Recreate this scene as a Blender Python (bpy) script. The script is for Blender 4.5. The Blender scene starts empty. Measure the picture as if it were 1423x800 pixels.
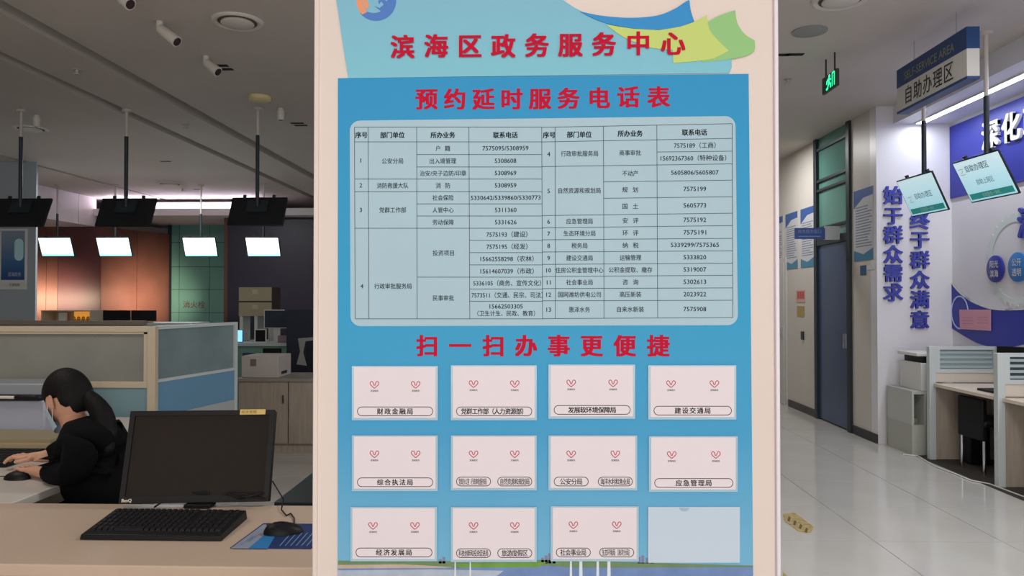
import bpy, bmesh, math, random
from mathutils import Vector, Matrix
random.seed(4)
SC = bpy.context.scene
COL = SC.collection
R = math.radians
PI = math.pi

# ------------------------------------------------------------------ camera
FPX = 1050.0
CAM = Vector((0, 0, 1.53))
cd = bpy.data.cameras.new('camera'); cd.sensor_width = 36; cd.lens = FPX * 36 / 1423
cd.clip_start = 0.05; cd.clip_end = 100
cam = bpy.data.objects.new('camera', cd); COL.objects.link(cam)
cam.location = CAM; cam.rotation_euler = (R(90.82), 0, R(1.83))
SC.camera = cam
CR = cam.rotation_euler.to_matrix()

# ------------------------------------------------------------------ world, lights, exposure
SC.view_settings.view_transform = 'Standard'
SC.view_settings.look = 'None'
SC.view_settings.gamma = 1
SC.view_settings.use_curve_mapping = False
SC.view_settings.exposure = 0.0
w = bpy.data.worlds.new('world'); SC.world = w; w.use_nodes = True
w.node_tree.nodes['Background'].inputs[0].default_value = (0.85, 0.92, 1.0, 1)
w.node_tree.nodes['Background'].inputs[1].default_value = 0.6


def area(name, loc, rot, sx, sy, power, color=(1, 1, 1), spread=180):
    l = bpy.data.lights.new(name, 'AREA'); l.shape = 'RECTANGLE'; l.size = sx; l.size_y = sy
    l.energy = power; l.color = color; l.spread = R(spread)
    o = bpy.data.objects.new(name, l); COL.objects.link(o)
    o.location = loc; o.rotation_euler = [R(a) for a in rot]
    return o


def spot(name, loc, target, power, color=(1, 1, 1), angle=60, blend=.8, radius=.05):
    l = bpy.data.lights.new(name, 'SPOT'); l.energy = power; l.color = color
    l.spot_size = R(angle); l.spot_blend = blend; l.shadow_soft_size = radius
    o = bpy.data.objects.new(name, l); COL.objects.link(o)
    o.location = loc
    d = Vector(target) - Vector(loc)
    o.rotation_euler = d.to_track_quat('-Z', 'Y').to_euler()
    return o


area('board_front_fill', (0.2, -3.9, 1.9), (90, 0, 0), 6.5, 2.6, 168, (1.0, .94, .9))  # unseen area light behind the camera, added to light the board
area('lobby_fill', (-0.5, -1.2, 3.5), (0, 0, 0), 3.0, 1.2, 16, (1.0, .95, .9))  # added overhead fill behind the camera, no fixture stands there
area('corridor_fill', (2.0, 3.4, 3.54), (0, 0, 0), 1.2, .6, 62, (1.0, .99, .97))  # added fill above the frame, brightens the corridor floor and walls
area('corridor_end_fill', (2.7, 10.0, 3.54), (0, 0, 0), .6, .6, 34, (1.0, .99, .97))  # added fill hidden by the pillar, lifts the corridor end
area('soffit_led_light', (4.02, 5.2, 3.355), (0, 0, 0), .07, 5.6, 36, (.88, .92, 1.0))
area('hall_fill', (-3.2, 3.1, 3.54), (0, 0, 0), .9, .9, 26, (1.0, .93, .86))  # added fill for the counter and left hall, not a fixture
area('hall_far_fill', (-6.0, 12.0, 3.54), (0, 0, 0), .9, .3, 80, (.95, .98, 1.0))  # added to brighten the far hall, whose ceiling has no lit lamp
area('copper_glow_fill', (-10.0, 14.2, 1.5), (92, 0, 0), 1.6, .3, 22, (1.0, .84, .6), 100)  # unseen lamp added to make the warm glow on the copper wall
area('copper_glow_fill', (-7.5, 15.4, 1.5), (92, 0, 62), 1.3, .3, 24, (1.0, .84, .6), 100)  # second added lamp, for the glow on the angled copper sheets

# ------------------------------------------------------------------ helpers


def ray(px, py):
    return CR @ Vector(((px - 711.5) / FPX, -(py - 400) / FPX, -1.0))


def at(px, py, ax, v):
    """The real point seen at a pixel, on the plane where coordinate ax equals v."""
    d = ray(px, py); t = (v - CAM[ax]) / d[ax]
    return CAM + d * t


def lin(c):
    c = c / 255.0
    return c / 12.92 if c <= .04045 else ((c + .055) / 1.055) ** 2.4


def rgb(r, g, b):
    return (lin(r), lin(g), lin(b), 1)


MATS = {}


def mat(name, color, rough=.5, metal=0.0, noise=0.0, nscale=8.0, bump=0.0, bscale=60.0, emit=0.0,
        alpha=1.0, trans=0.0, ior=1.45, spec=.5, stretch=None, coat=0.0):
    if name in MATS:
        return MATS[name]
    m = bpy.data.materials.new(name); m.use_nodes = True
    nt = m.node_tree; b = nt.nodes['Principled BSDF']
    b.inputs['Base Color'].default_value = color
    b.inputs['Roughness'].default_value = rough
    b.inputs['Metallic'].default_value = metal
    b.inputs['IOR'].default_value = ior
    b.inputs['Specular IOR Level'].default_value = spec
    b.inputs['Alpha'].default_value = alpha
    b.inputs['Transmission Weight'].default_value = trans
    b.inputs['Coat Weight'].default_value = coat
    tc = nt.nodes.new('ShaderNodeTexCoord'); mp = nt.nodes.new('ShaderNodeMapping')
    nt.links.new(tc.outputs['Object'], mp.inputs['Vector'])
    if stretch: mp.inputs['Scale'].default_value = stretch
    if noise:
        n = nt.nodes.new('ShaderNodeTexNoise'); n.inputs['Scale'].default_value = nscale
        n.inputs['Detail'].default_value = 5
        nt.links.new(mp.outputs[0], n.inputs['Vector'])
        r = nt.nodes.new('ShaderNodeMapRange')
        r.inputs['From Min'].default_value = .3; r.inputs['From Max'].default_value = .7
        r.inputs['To Min'].default_value = 1 - noise; r.inputs['To Max'].default_value = 1 + noise * .6
        nt.links.new(n.outputs['Fac'], r.inputs['Value'])
        mx = nt.nodes.new('ShaderNodeVectorMath'); mx.operation = 'SCALE'
        mx.inputs[0].default_value = color[:3]
        nt.links.new(r.outputs[0], mx.inputs['Scale'])
        nt.links.new(mx.outputs[0], b.inputs['Base Color'])
    if bump:
        n2 = nt.nodes.new('ShaderNodeTexNoise'); n2.inputs['Scale'].default_value = bscale
        nt.links.new(mp.outputs[0], n2.inputs['Vector'])
        bp = nt.nodes.new('ShaderNodeBump'); bp.inputs['Strength'].default_value = bump
        bp.inputs['Distance'].default_value = .01
        nt.links.new(n2.outputs['Fac'], bp.inputs['Height']); nt.links.new(bp.outputs[0], b.inputs['Normal'])
    if emit:
        b.inputs['Emission Color'].default_value = color; b.inputs['Emission Strength'].default_value = emit
    MATS[name] = m
    return m


def ramp_mat(name, stops, axis, lo, hi, rough=.5, metal=0.0, emit=0.0, noise=.04):
    """Printed colour gradient (or mottled metal) along one object axis."""
    m = bpy.data.materials.new(name); m.use_nodes = True
    nt = m.node_tree; b = nt.nodes['Principled BSDF']
    tc = nt.nodes.new('ShaderNodeTexCoord'); sp = nt.nodes.new('ShaderNodeSeparateXYZ')
    nt.links.new(tc.outputs['Object'], sp.inputs[0])
    mr = nt.nodes.new('ShaderNodeMapRange'); mr.inputs['From Min'].default_value = lo; mr.inputs['From Max'].default_value = hi
    nt.links.new(sp.outputs[axis], mr.inputs['Value'])
    n = nt.nodes.new('ShaderNodeTexNoise'); n.inputs['Scale'].default_value = 3.0
    nt.links.new(tc.outputs['Object'], n.inputs['Vector'])
    ad = nt.nodes.new('ShaderNodeMath'); ad.operation = 'MULTIPLY_ADD'; ad.inputs[1].default_value = noise
    nt.links.new(n.outputs['Fac'], ad.inputs[0]); nt.links.new(mr.outputs[0], ad.inputs[2])
    cr = nt.nodes.new('ShaderNodeValToRGB')
    el = cr.color_ramp.elements
    el[0].position = stops[0][0]; el[0].color = stops[0][1]
    el[1].position = stops[-1][0]; el[1].color = stops[-1][1]
    for p, c in stops[1:-1]:
        e = el.new(p); e.color = c
    nt.links.new(ad.outputs[0], cr.inputs[0]); nt.links.new(cr.outputs[0], b.inputs['Base Color'])
    b.inputs['Roughness'].default_value = rough; b.inputs['Metallic'].default_value = metal
    if emit:
        nt.links.new(cr.outputs[0], b.inputs['Emission Color']); b.inputs['Emission Strength'].default_value = emit
    MATS[name] = m
    return m


class MB:
    def __init__(s): s.v = []; s.f = []

    def add(s, vs, fs):
        n = len(s.v); s.v += [tuple(p) for p in vs]; s.f += [tuple(i + n for i in f) for f in fs]
        return s

    def box(s, x0, x1, y0, y1, z0, z1, M=None):
        vs = [Vector((x, y, z)) for z in (z0, z1) for x, y in ((x0, y0), (x1, y0), (x1, y1), (x0, y1))]
        if M is not None: vs = [M @ p for p in vs]
        return s.add(vs, [(3, 2, 1, 0), (4, 5, 6, 7), (0, 1, 5, 4), (1, 2, 6, 5), (2, 3, 7, 6), (3, 0, 4, 7)])

    def prism(s, pts, ext):
        """polygon pts (3D) extruded by vector ext"""
        n = len(pts); ext = Vector(ext)
        a = [Vector(p) for p in pts]; b = [p + ext for p in a]
        fs = [tuple(range(n)), tuple(range(2 * n - 1, n - 1, -1))]
        fs += [(i, i + n, (i + 1) % n + n, (i + 1) % n) for i in range(n)]
        return s.add(a + b, fs)

    def face(s, pts):
        return s.add(pts, [tuple(range(len(pts)))])

    def tube(s, pts, r, n=8, cap=True):
        pts = [Vector(p) for p in pts]; rs = r if isinstance(r, (list, tuple)) else [r] * len(pts)
        rings = []; up = None
        for i, p in enumerate(pts):
            t = (pts[min(i + 1, len(pts) - 1)] - pts[max(i - 1, 0)]).normalized()
            if up is None:
                up = Vector((0, 0, 1)) if abs(t.z) < .9 else Vector((1, 0, 0))
            a = t.cross(up).normalized(); b = a.cross(t).normalized(); up = b
            rings.append([p + (a * math.cos(2 * PI * k / n) + b * math.sin(2 * PI * k / n)) * rs[i] for k in range(n)])
        vs = [q for rg in rings for q in rg]; fs = []
        for i in range(len(rings) - 1):
            for k in range(n):
                fs.append((i * n + k, i * n + (k + 1) % n, (i + 1) * n + (k + 1) % n, (i + 1) * n + k))
        if cap:
            fs.append(tuple(range(n - 1, -1, -1))); fs.append(tuple((len(rings) - 1) * n + k for k in range(n)))
        return s.add(vs, fs)

    def lathe(s, prof, c=(0, 0, 0), n=24, M=None):
        """prof: (radius, z) from bottom to top around local z"""
        c = Vector(c); vs = []; fs = []
        for r, z in prof:
            for k in range(n):
                a = 2 * PI * k / n; p = Vector((r * math.cos(a), r * math.sin(a), z))
                if M is not None: p = M @ p
                vs.append(p + c)
        m = len(prof)
        for i in range(m - 1):
            for k in range(n):
                fs.append((i * n + k, i * n + (k + 1) % n, (i + 1) * n + (k + 1) % n, (i + 1) * n + k))
        fs.append(tuple(range(n - 1, -1, -1))); fs.append(tuple((m - 1) * n + k for k in range(n)))
        return s.add(vs, fs)

    def ball(s, c, rx, ry, rz, n=16, m=10, M=None):
        prof = []; vs = []; fs = []; c = Vector(c)
        for i in range(m + 1):
            t = PI * i / m
            for k in range(n):
                a = 2 * PI * k / n
                p = Vector((rx * math.sin(t) * math.cos(a), ry * math.sin(t) * math.sin(a), -rz * math.cos(t)))
                if M is not None: p = M @ p
                vs.append(p + c)
        for i in range(m):
            for k in range(n):
                fs.append((i * n + k, i * n + (k + 1) % n, (i + 1) * n + (k + 1) % n, (i + 1) * n + k))
        return s.add(vs, fs)

    def build(s, name, material, parent=None, bevel=0.0, smooth=True, world=False, sub=0):
        me = bpy.data.meshes.new(name)
        vs = s.v
        if world and parent is not None:
            off = parent.matrix_basis.translation.copy()
            q = parent.parent
            while q is not None:
                off += q.matrix_basis.translation; q = q.parent
            vs = [(p[0] - off.x, p[1] - off.y, p[2] - off.z) for p in vs]
        me.from_pydata(vs, [], s.f)
        bm = bmesh.new(); bm.from_mesh(me)
        bmesh.ops.remove_doubles(bm, verts=bm.verts, dist=1e-6)
        bm.to_mesh(me); bm.free()
        me.validate(); me.materials.append(material)
        if smooth:
            me.polygons.foreach_set('use_smooth', [True] * len(me.polygons))
            me.set_sharp_from_angle(angle=R(38))
        o = bpy.data.objects.new(name, me); COL.objects.link(o)
        if parent is not None: o.parent = parent
        if bevel:
            b = o.modifiers.new('bevel', 'BEVEL'); b.width = bevel; b.segments = 2; b.limit_method = 'ANGLE'
        if sub:
            q = o.modifiers.new('sub', 'SUBSURF'); q.levels = sub; q.render_levels = sub
        return o


def tag(o, label, cat, group=None):
    o['label'] = label; o['category'] = cat
    if group: o['group'] = group
    return o


def thing(name, label, cat, loc=(0, 0, 0), group=None):
    o = bpy.data.objects.new(name, None); COL.objects.link(o); o.location = loc
    o.empty_display_size = .1
    return tag(o, label, cat, group)


def struct(o):
    o['kind'] = 'structure'; return o


def sroot(name, loc=(0, 0, 0)):
    o = bpy.data.objects.new(name, None); COL.objects.link(o); o.location = loc
    o['kind'] = 'structure'; return o


def copy_tree(o, parent=None, loc=None, label=None, group=None):
    c = o.copy(); COL.objects.link(c); c.parent = parent
    if loc is not None: c.location = loc
    if label: c['label'] = label
    if group: c['group'] = group
    for ch in list(o.children): copy_tree(ch, c)
    return c


# ---- writing
TC = {}


def glyphs(txt, bold=0.0, ext=0.0, res=3):
    key = (txt, bold, ext, res)
    if key in TC: return TC[key]
    c = bpy.data.curves.new('t', 'FONT'); c.body = txt; c.resolution_u = res; c.offset = bold; c.extrude = ext
    o = bpy.data.objects.new('t', c); COL.objects.link(o)
    bpy.context.view_layer.update()
    dg = bpy.context.evaluated_depsgraph_get(); m = o.evaluated_get(dg).to_mesh()
    vs = [v.co.copy() for v in m.vertices]; fs = [tuple(p.vertices) for p in m.polygons]
    o.to_mesh_clear() if False else None
    bpy.data.objects.remove(o); bpy.data.curves.remove(c)
    TC[key] = (vs, fs)
    return vs, fs


def write(mb, txt, O, U, V, N, size, width=None, bold=0.0, ext=0.0, res=3):
    """centres txt on point O; U right, V up, N towards the reader; size = em height in metres"""
    if not txt.strip(): return
    vs, fs = glyphs(txt, 0.0, ext / size if ext else 0.0, res)
    if not vs: return
    xs = [p.x for p in vs]; x0, x1 = min(xs), max(xs)
    if len(txt) == 1 and ord(txt) > 0x2E80: x0, x1 = 0.04, .96
    cjk = any(ord(ch) > 0x2E80 for ch in txt)
    yc = .38 if cjk else .345
    sx = size if width is None else width / max(x1 - x0, 1e-4)
    b = bold
    if b <= 0: offs = [(0, 0)]
    elif b < .02: offs = [(-b, 0), (b, 0), (0, b)]
    else: offs = [(-b, -b * .6), (b, -b * .6), (-b, b * .6), (b, b * .6), (0, 0)]
    for k, (ox, oy) in enumerate(offs):   # heavier strokes: the same outline laid a hair apart
        mb.add([O + U * ((p.x + ox - (x0 + x1) / 2) * sx) + V * ((p.y + oy - yc) * size) + N * (p.z * size + k * 1e-5) for p in vs], fs)


# ------------------------------------------------------------------ materials
M_cream = mat('cream_board', rgb(230, 215, 205), .55, noise=.03, nscale=2)
M_ceil = mat('ceiling_paint', rgb(202, 194, 186), .6, noise=.04, nscale=1.2)
M_slot = mat('slot_paint', rgb(190, 184, 176), .7)
M_tile = mat('floor_tile_glaze', rgb(196, 194, 188), .1, noise=.05, nscale=2.5)
M_grout = mat('grout', rgb(140, 138, 134), .8)
M_wallw = mat('white_wall', rgb(226, 224, 228), .35, noise=.03, nscale=1.5)
M_wallg = mat('corridor_wall', rgb(206, 200, 192), .4, noise=.04, nscale=1.3)
M_white = mat('white_plastic', rgb(222, 222, 218), .4)
M_black = mat('black_plastic', rgb(20, 20, 22), .5, spec=.3)
M_dark = mat('dark_frame', rgb(38, 48, 54), .45)
M_blk2 = mat('monitor_shell', rgb(28, 25, 26), .5, spec=.3)
M_navy = mat('navy_letters', rgb(62, 70, 168), .4)
M_navyp = mat('navy_panel', rgb(40, 50, 160), .4)
M_chrome = mat('chrome', rgb(200, 204, 208), .15, metal=1)
M_wood = mat('pale_wood', rgb(172, 160, 146), .5, noise=.12, nscale=6, stretch=(6, 6, .6))
M_counter = mat('counter_top', rgb(208, 186, 166), .35, noise=.04, nscale=2)
M_frame = mat('partition_frame', rgb(200, 186, 162), .45)
M_framew = mat('pale_frame', rgb(196, 204, 204), .4)
M_frost = mat('frosted_glass', rgb(142, 143, 136), .3, noise=.1, nscale=3)
M_frostd = mat('tinted_glass', rgb(150, 172, 176), .12, alpha=.55)
M_bluep = mat('blue_partition_panel', rgb(122, 152, 160), .6)
M_red = mat('red_print', rgb(196, 14, 52), .6, spec=.15)
M_ink = mat('dark_ink', rgb(14, 18, 28), .7, spec=.1)
M_blackink = mat('black_ink', rgb(28, 22, 26), .7, spec=.1)

# ------------------------------------------------------------------ setting
ZC = 3.57
fl = struct(MB().box(-11.5, 4.6, -4.2, 18, -.12, -.006).build('floor', M_grout, smooth=False))
T = .8
tile = None
tx0, ty0 = 2.13, 5.65
for i in range(-7, 2):
    for j in range(-6, 9):
        xa = tx0 + i * T; ya = ty0 + j * T
        if tile is None:
            b = bmesh.new(); g = .0012; z0, z1, e = -.006, .004, .0015
            vs = [(g, g, z0), (T - g, g, z0), (T - g, T - g, z0), (g, T - g, z0),
                  (g + e, g + e, z1), (T - g - e, g + e, z1), (T - g - e, T - g - e, z1), (g + e, T - g - e, z1)]
            mb = MB().add(vs, [(0, 1, 5, 4), (1, 2, 6, 5), (2, 3, 7, 6), (3, 0, 4, 7), (4, 5, 6, 7)])
            tile = mb.build('floor_tile', M_tile, fl, smooth=False); tile.location = (xa, ya, 0); b.free()
        else:
            c = tile.copy(); COL.objects.link(c); c.location = (xa, ya, random.uniform(-.0004, .0004))
# plain glazed floor beyond the tiled zone
far = MB()
for (x0, x1, y0, y1) in ((-11.5, tx0 - 7 * T, -4.2, 18), (tx0 + 2 * T, 4.6, -4.2, 18), (tx0 - 7 * T, tx0 + 2 * T, -4.2, ty0 - 6 * T), (tx0 - 7 * T, tx0 + 2 * T, ty0 + 9 * T, 18)):
    far.box(x0, x1, y0, y1, -.006, .0035)
far.build('floor_surface', M_tile, fl, smooth=False)

ce = sroot('ceiling', (0, 0, ZC))
edges = [-11.5, -7.68, -7.58, -4.56, -4.42, -3.81, -3.65, 4.6]
for k in range(0, len(edges), 2):
    MB().box(edges[k], edges[k + 1], -4.2, 18, ZC, ZC + .03).build('ceiling_panel', M_ceil, ce, world=True, smooth=False)
mb = MB()
for k in (1, 3, 5):
    mb.box(edges[k] - .01, edges[k], -4.2, 18, ZC + .03, ZC + .10)
    mb.box(edges[k + 1], edges[k + 1] + .01, -4.2, 18, ZC + .03, ZC + .10)
mb.box(-11.5, 4.6, -4.2, 18, ZC + .10, ZC + .14)
mb.build('slot_lining', M_slot, ce, world=True, smooth=False)

# right hand side: wall with the slogan, wall along the service desks, corridor wall
struct(MB().box(4.38, 4.55, -4.2, 8.1, 0, ZC).build('wall_right', M_wallw, smooth=False))
struct(MB().box(3.6, 4.55, 8.1, 8.25, 0, ZC).build('wall_middle', M_wallw, smooth=False))
wc = MB().box(3.6, 3.75, 8.25, 8.73, 0, ZC).box(3.6, 3.75, 9.84, 11.9, 0, ZC).box(3.9, 3.95, 8.25, 11.9, 0, ZC)
struct(wc.build('wall_corridor', M_wallg, smooth=False))
struct(MB().box(2.4, 4.0, 11.9, 12.05, 0, ZC).build('wall_corridor_end', M_wallg, smooth=False))
struct(MB().box(3.585, 3.6, 8.1, 8.73, 0, .1).box(3.585, 3.6, 9.84, 10.9, 0, .1).build('baseboard_corridor', mat('dark_skirting', rgb(52, 50, 54), .4), smooth=False))
struct(MB().box(-11.5, -11.35, -4.2, 18, 0, ZC).build('wall_left', M_wallg, smooth=False))
# soffit over the desks with its LED line
struct(MB().box(3.78, 4.38, -1.0, 8.1, 3.38, ZC).build('trim_1', mat('soffit_paint', rgb(222, 222, 230), .45), smooth=False))
led = thing('linear_lamp', 'long bright white light strip under the ceiling edge above the navy wall panel', 'light', (4.02, 5.3, 3.37))
MB().box(3.97, 4.07, 2.3, 8.05, 3.366, 3.38).build('housing', M_white, led, world=True)
MB().box(3.99, 4.05, 2.32, 8.03, 3.360, 3.366).build('diffuser', mat('led_strip', (.85, .9, 1, 1), emit=9), led, world=True)

# door with green transom in the corridor wall
dr = sroot('door_1', (3.6, 9.28, 0))
fr = MB()
fr.box(3.57, 3.68, 8.73, 8.82, 0, ZC).box(3.57, 3.68, 9.75, 9.84, 0, ZC)
fr.box(3.575, 3.66, 8.82, 9.75, 2.20, 2.30)
fr.build('door_frame', M_dark, dr, world=True, bevel=.004)
for z in (2.42, 2.90, 3.02, 3.42):
    MB().box(3.58, 3.65, 8.82, 9.75, z - .015, z + .015).build('transom_bar', M_dark, dr, world=True)
zz = [2.30, 2.405, 2.435, 2.885, 2.915, 3.005, 3.035, 3.405, 3.435, ZC]
Mg = mat('green_pane', rgb(92, 140, 130), .08, noise=.08, nscale=2)
for k in range(0, 10, 2):
    MB().box(3.61, 3.62, 8.82, 9.75, zz[k], zz[k + 1]).build('pane', Mg, dr, world=True)
MB().box(3.60, 3.65, 8.825, 9.745, .02, 2.20).build('door_leaf', mat('blue_steel', rgb(72, 92, 124), .28, metal=.35, noise=.1, nscale=1.4), dr, world=True, bevel=.003)
MB().box(3.585, 3.6, 8.93, 8.97, .95, 1.12).build('door_handle', M_chrome, dr, world=True)
d2 = sroot('door_2', (3.6, 11.3, 0))
MB().box(3.575, 3.6, 10.95, 11.85, 0, 2.12).build('door_frame', mat('door_white', rgb(200, 198, 194), .4), d2, world=True)
MB().box(3.565, 3.576, 11.02, 11.78, .01, 2.06).build('door_leaf', mat('door_white', rgb(200, 198, 194), .4), d2, world=True)
MB().box(3.53, 3.565, 11.06, 11.10, .98, 1.12).build('door_handle', M_chrome, d2, world=True)

# left side far hall
M_copper = mat('copper_sheet', rgb(120, 76, 66), .4, metal=.2, noise=.22, nscale=1.4)
cw = sroot('wall_copper', (-8.8, 15, 0))
M_maroon = mat('maroon_sheet', rgb(94, 54, 56), .4, noise=.15, nscale=1.5)
xs = [-11.3] + [at(q, 400, 1, 15.0).x for q in (64, 80)] + [-8.8]
for k in range(3):
    MB().box(xs[k] + .004, xs[k + 1] - .004, 15.0, 15.06, 0, 2.99).build('metal_panel', M_maroon if k == 2 else M_copper, cw, world=True)
A = Vector((-8.8, 15.0, 0)); B_ = Vector((at(235, 400, 1, 16.8).x, 16.8, 0))
for k in range(2):
    a = A.lerp(B_, k / 2 + .003); b = A.lerp(B_, (k + 1) / 2 - .003)
    nrm = Vector((-(B_ - A).y, (B_ - A).x, 0)).normalized() * .06
    MB().prism([a, b, b + nrm, a + nrm], (0, 0, 2.99)).build('metal_panel', M_copper, cw, world=True)
gw = sroot('wall_green', (-7.5, 16.8, 0))
M_green = mat('green_wall_glass', rgb(104, 152, 142), .12, noise=.08, nscale=1.5)
gx = [at(q, 400, 1, 16.8).x for q in (238, 249, 291, 312)]; gz = [0, 1.22, 1.74, 2.25, 2.8, 3.57]
for a in range(3):
    for b in range(5):
        MB().box(gx[a] + .006, gx[a + 1] - .006, 16.8, 16.83, gz[b] + .006, gz[b + 1] - .006).build('glass_panel', M_green, gw, world=True)
MB().box(gx[0] - .1, gx[3] + .05, 16.83, 16.9, 0, ZC).build('backing', M_dark, gw, world=True)
mb = MB(); write(mb, '消火栓', Vector(((gx[1] + gx[2]) / 2, 16.79, 1.4)), Vector((1, 0, 0)), Vector((0, 0, 1)), Vector((0, -1, 0)), .17)
mb.build('lettering', mat('dark_red_print', rgb(92, 40, 40)), gw, world=True)
struct(MB().box(at(311, 400, 1, 15.3).x, at(316, 400, 1, 15.3).x, 15.3, 16.9, 0, 3.19).build('trim_2', mat('brown_trim', rgb(92, 56, 40), .5), smooth=False))
M_darkwall = mat('dark_wall', rgb(46, 38, 54), .4, noise=.1, nscale=1.0)
struct(MB().box(at(316, 400, 1, 15.3).x, 2.4, 15.3, 15.45, 0, 3.19).build('wall_back', M_darkwall, smooth=False))
struct(MB().box(-11.35, 4, 17.6, 17.8, 0, ZC).build('wall_far', M_wallg, smooth=False))
struct(MB().box(2.4, 2.55, 12.0, 15.4, 0, ZC).build('wall_partition', M_wallg, smooth=False))
# bulkheads and cove light
M_bulk = mat('bulkhead_paint', rgb(214, 206, 210), .5)
bk = sroot('trim_3', (-8.95, 14, 3.2))
for (y0, y1) in ((13.1, 13.75), (13.76, 14.4), (14.41, 15.0)):
    MB().box(-11.35, -8.9, y0, y1, 2.99, ZC).build('bulkhead_panel', M_bulk, bk, world=True)
struct(MB().box(-8.9, 2.4, 14.9, 15.0, 3.20, 3.34).box(-8.9, 2.4, 15.0, 17.6, 3.20, 3.24).build('trim_4', M_bulk, smooth=False))
cl = thing('cove_lamp', 'long glowing white violet cove light across the far left ceiling', 'light', (-7.4, 15.1, 3.36))
MB().box(-8.85, -5.6, 15.06, 15.16, 3.30, 3.35).build('light_bar', mat('cove_glow', rgb(250, 236, 255), emit=14), cl, world=True)
MB().box(-8.85, -5.6, 15.17, 15.2, 3.25, 3.5).build('reflector', M_white, cl, world=True)
# left pillar
struct(MB().prism([(-8.9, 11.0, 0), (at(50, 300, 1, 11.0).x, 11.0, 0), (-7.75, 11.5, 0), (-8.9, 11.5, 0)], (0, 0, ZC)).build('trim_5', mat('pillar_grey', rgb(168, 178, 184), .5), smooth=False))
# glazed entrance behind the photographer: mullions only
struct(MB().box(-11.4, 4.5, -4.2, -4.12, 3.2, ZC).box(-11.4, -4.5, -4.2, -4.12, 0, 3.2).box(-4.5, -4.4, -4.2, -4.12, 0, 3.2).box(-1.3, -1.22, -4.2, -4.12, 0, 3.2).box(1.7, 1.78, -4.2, -4.12, 0, 3.2).build('wall_entrance', M_wallg, smooth=False))

# ------------------------------------------------------------------ the poster pillar
YB = 1.5
X0 = at(438.5, 400, 1, YB).x; X1 = at(1078, 400, 1, YB).x
pil = struct(MB().box(X0, X1, YB, YB + .5, 0, ZC).build('wall_pillar', M_cream, bevel=.006))
struct(MB().box(X1 - .002, X1 + .006, YB - .006, YB + .02, 0, ZC).build('trim_6', mat('edge_trim', rgb(236, 228, 236), .35), bevel=.002))
struct(MB().box(X0 - .004, X0 + .006, YB - .003, YB + .02, 0, ZC).build('trim_7', M_cream, bevel=.002))


def B(px, py, y):  # a point of the board face
    p = at(px, py, 1, YB); return Vector((p.x, y, p.z))


S = 1.5 / FPX     # metres per pixel on the board
UX, UZ, NY = Vector((1, 0, 0)), Vector((0, 0, 1)), Vector((0, -1, 0))


def sheet(pts, y, t=.002):
    return MB().prism([B(a, b, y) for a, b in pts], (0, t, 0))


def flat(mb, pts, y):
    mb.face([B(a, b, y) for a, b in reversed(pts)]); return mb


def smooth_curve(P, n=6):
    out = []
    for i in range(len(P) - 1):
        p0 = P[max(i - 1, 0)]; p1 = P[i]; p2 = P[i + 1]; p3 = P[min(i + 2, len(P) - 1)]
        for k in range(n):
            t = k / n
            out.append(tuple(.5 * ((2 * p1[j]) + (-p0[j] + p2[j]) * t + (2 * p0[j] - 5 * p1[j] + 4 * p2[j] - p3[j]) * t * t + (-p0[j] + 3 * p1[j] - 3 * p2[j] + p3[j]) * t ** 3) for j in (0, 1)))
    out.append(P[-1]); return out


# header sheet
hd = thing('header_sign', 'pale turquoise sign sheet with red title, swirl emblem and coloured ribbons, on cream pillar', 'sign', (B(740, 60, YB)))
left = smooth_curve([(465, -14), (470, 15), (475, 50), (481, 88), (484.5, 109)])
right = smooth_curve([(1013, 102), (1016, 84), (985, 70), (940, 52), (862, 39), (815, 20), (784, 2), (770, -14)], 2)
sheet(left + right, YB - .003, .0025).build('backing_sheet', ramp_mat('turquoise_print', [(0, rgb(120, 196, 212)), (1, rgb(122, 184, 208))], 2, -.1, .1, .35), hd, world=True)
up = smooth_curve([(806, 17), (835, 23), (875, 26), (912, 23), (936, 14), (950, 5), (957, 1)])
rt = smooth_curve([(957.5, 1), (959, 15), (964, 31)], 3)
lo = smooth_curve([(945, 38), (915, 42.5), (880, 40.5), (850, 35.5), (825, 27), (806, 17)])
sheet(up + rt[1:] + lo[:-1], YB - .0052, .002).build('blue_ribbon', mat('ribbon_blue', rgb(30, 140, 205), .35), hd, world=True)
yl = [(842, 35.5)] + lo[::-1][12:-1] + smooth_curve([(945, 38), (965, 31), (982, 22)], 3) + smooth_curve([(982, 22), (985, 42), (998, 58), (1012, 71.5)], 3)[1:] + \
    smooth_curve([(1012, 71.5), (991, 82), (965, 86), (935, 88.5)], 3)[1:] + [(934, 70)] + smooth_curve([(934, 70), (903, 67), (867, 53), (843, 36)], 3)[1:-1]
yl = [(842, 35.5), (880, 41), (915, 43)] + yl[yl.index((945, 38)):] if (945, 38) in yl else yl
sheet(yl, YB - .0046, .0014).build('yellow_ribbon', mat('ribbon_yellow', rgb(196, 214, 116), .4), hd, world=True)
gr = smooth_curve([(980, 33), (1000, 22), (1021, 15)], 3) + smooth_curve([(1021, 15), (1024, 33), (1034, 48), (1048, 57)], 3)[1:] + smooth_curve([(1048, 57), (1047, 72), (1030, 80), (1000, 85), (975, 87)], 3)[1:]
sheet(gr, YB - .0038, .0008).build('green_ribbon', mat('ribbon_green', rgb(146, 198, 126), .4), hd, world=True)
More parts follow.
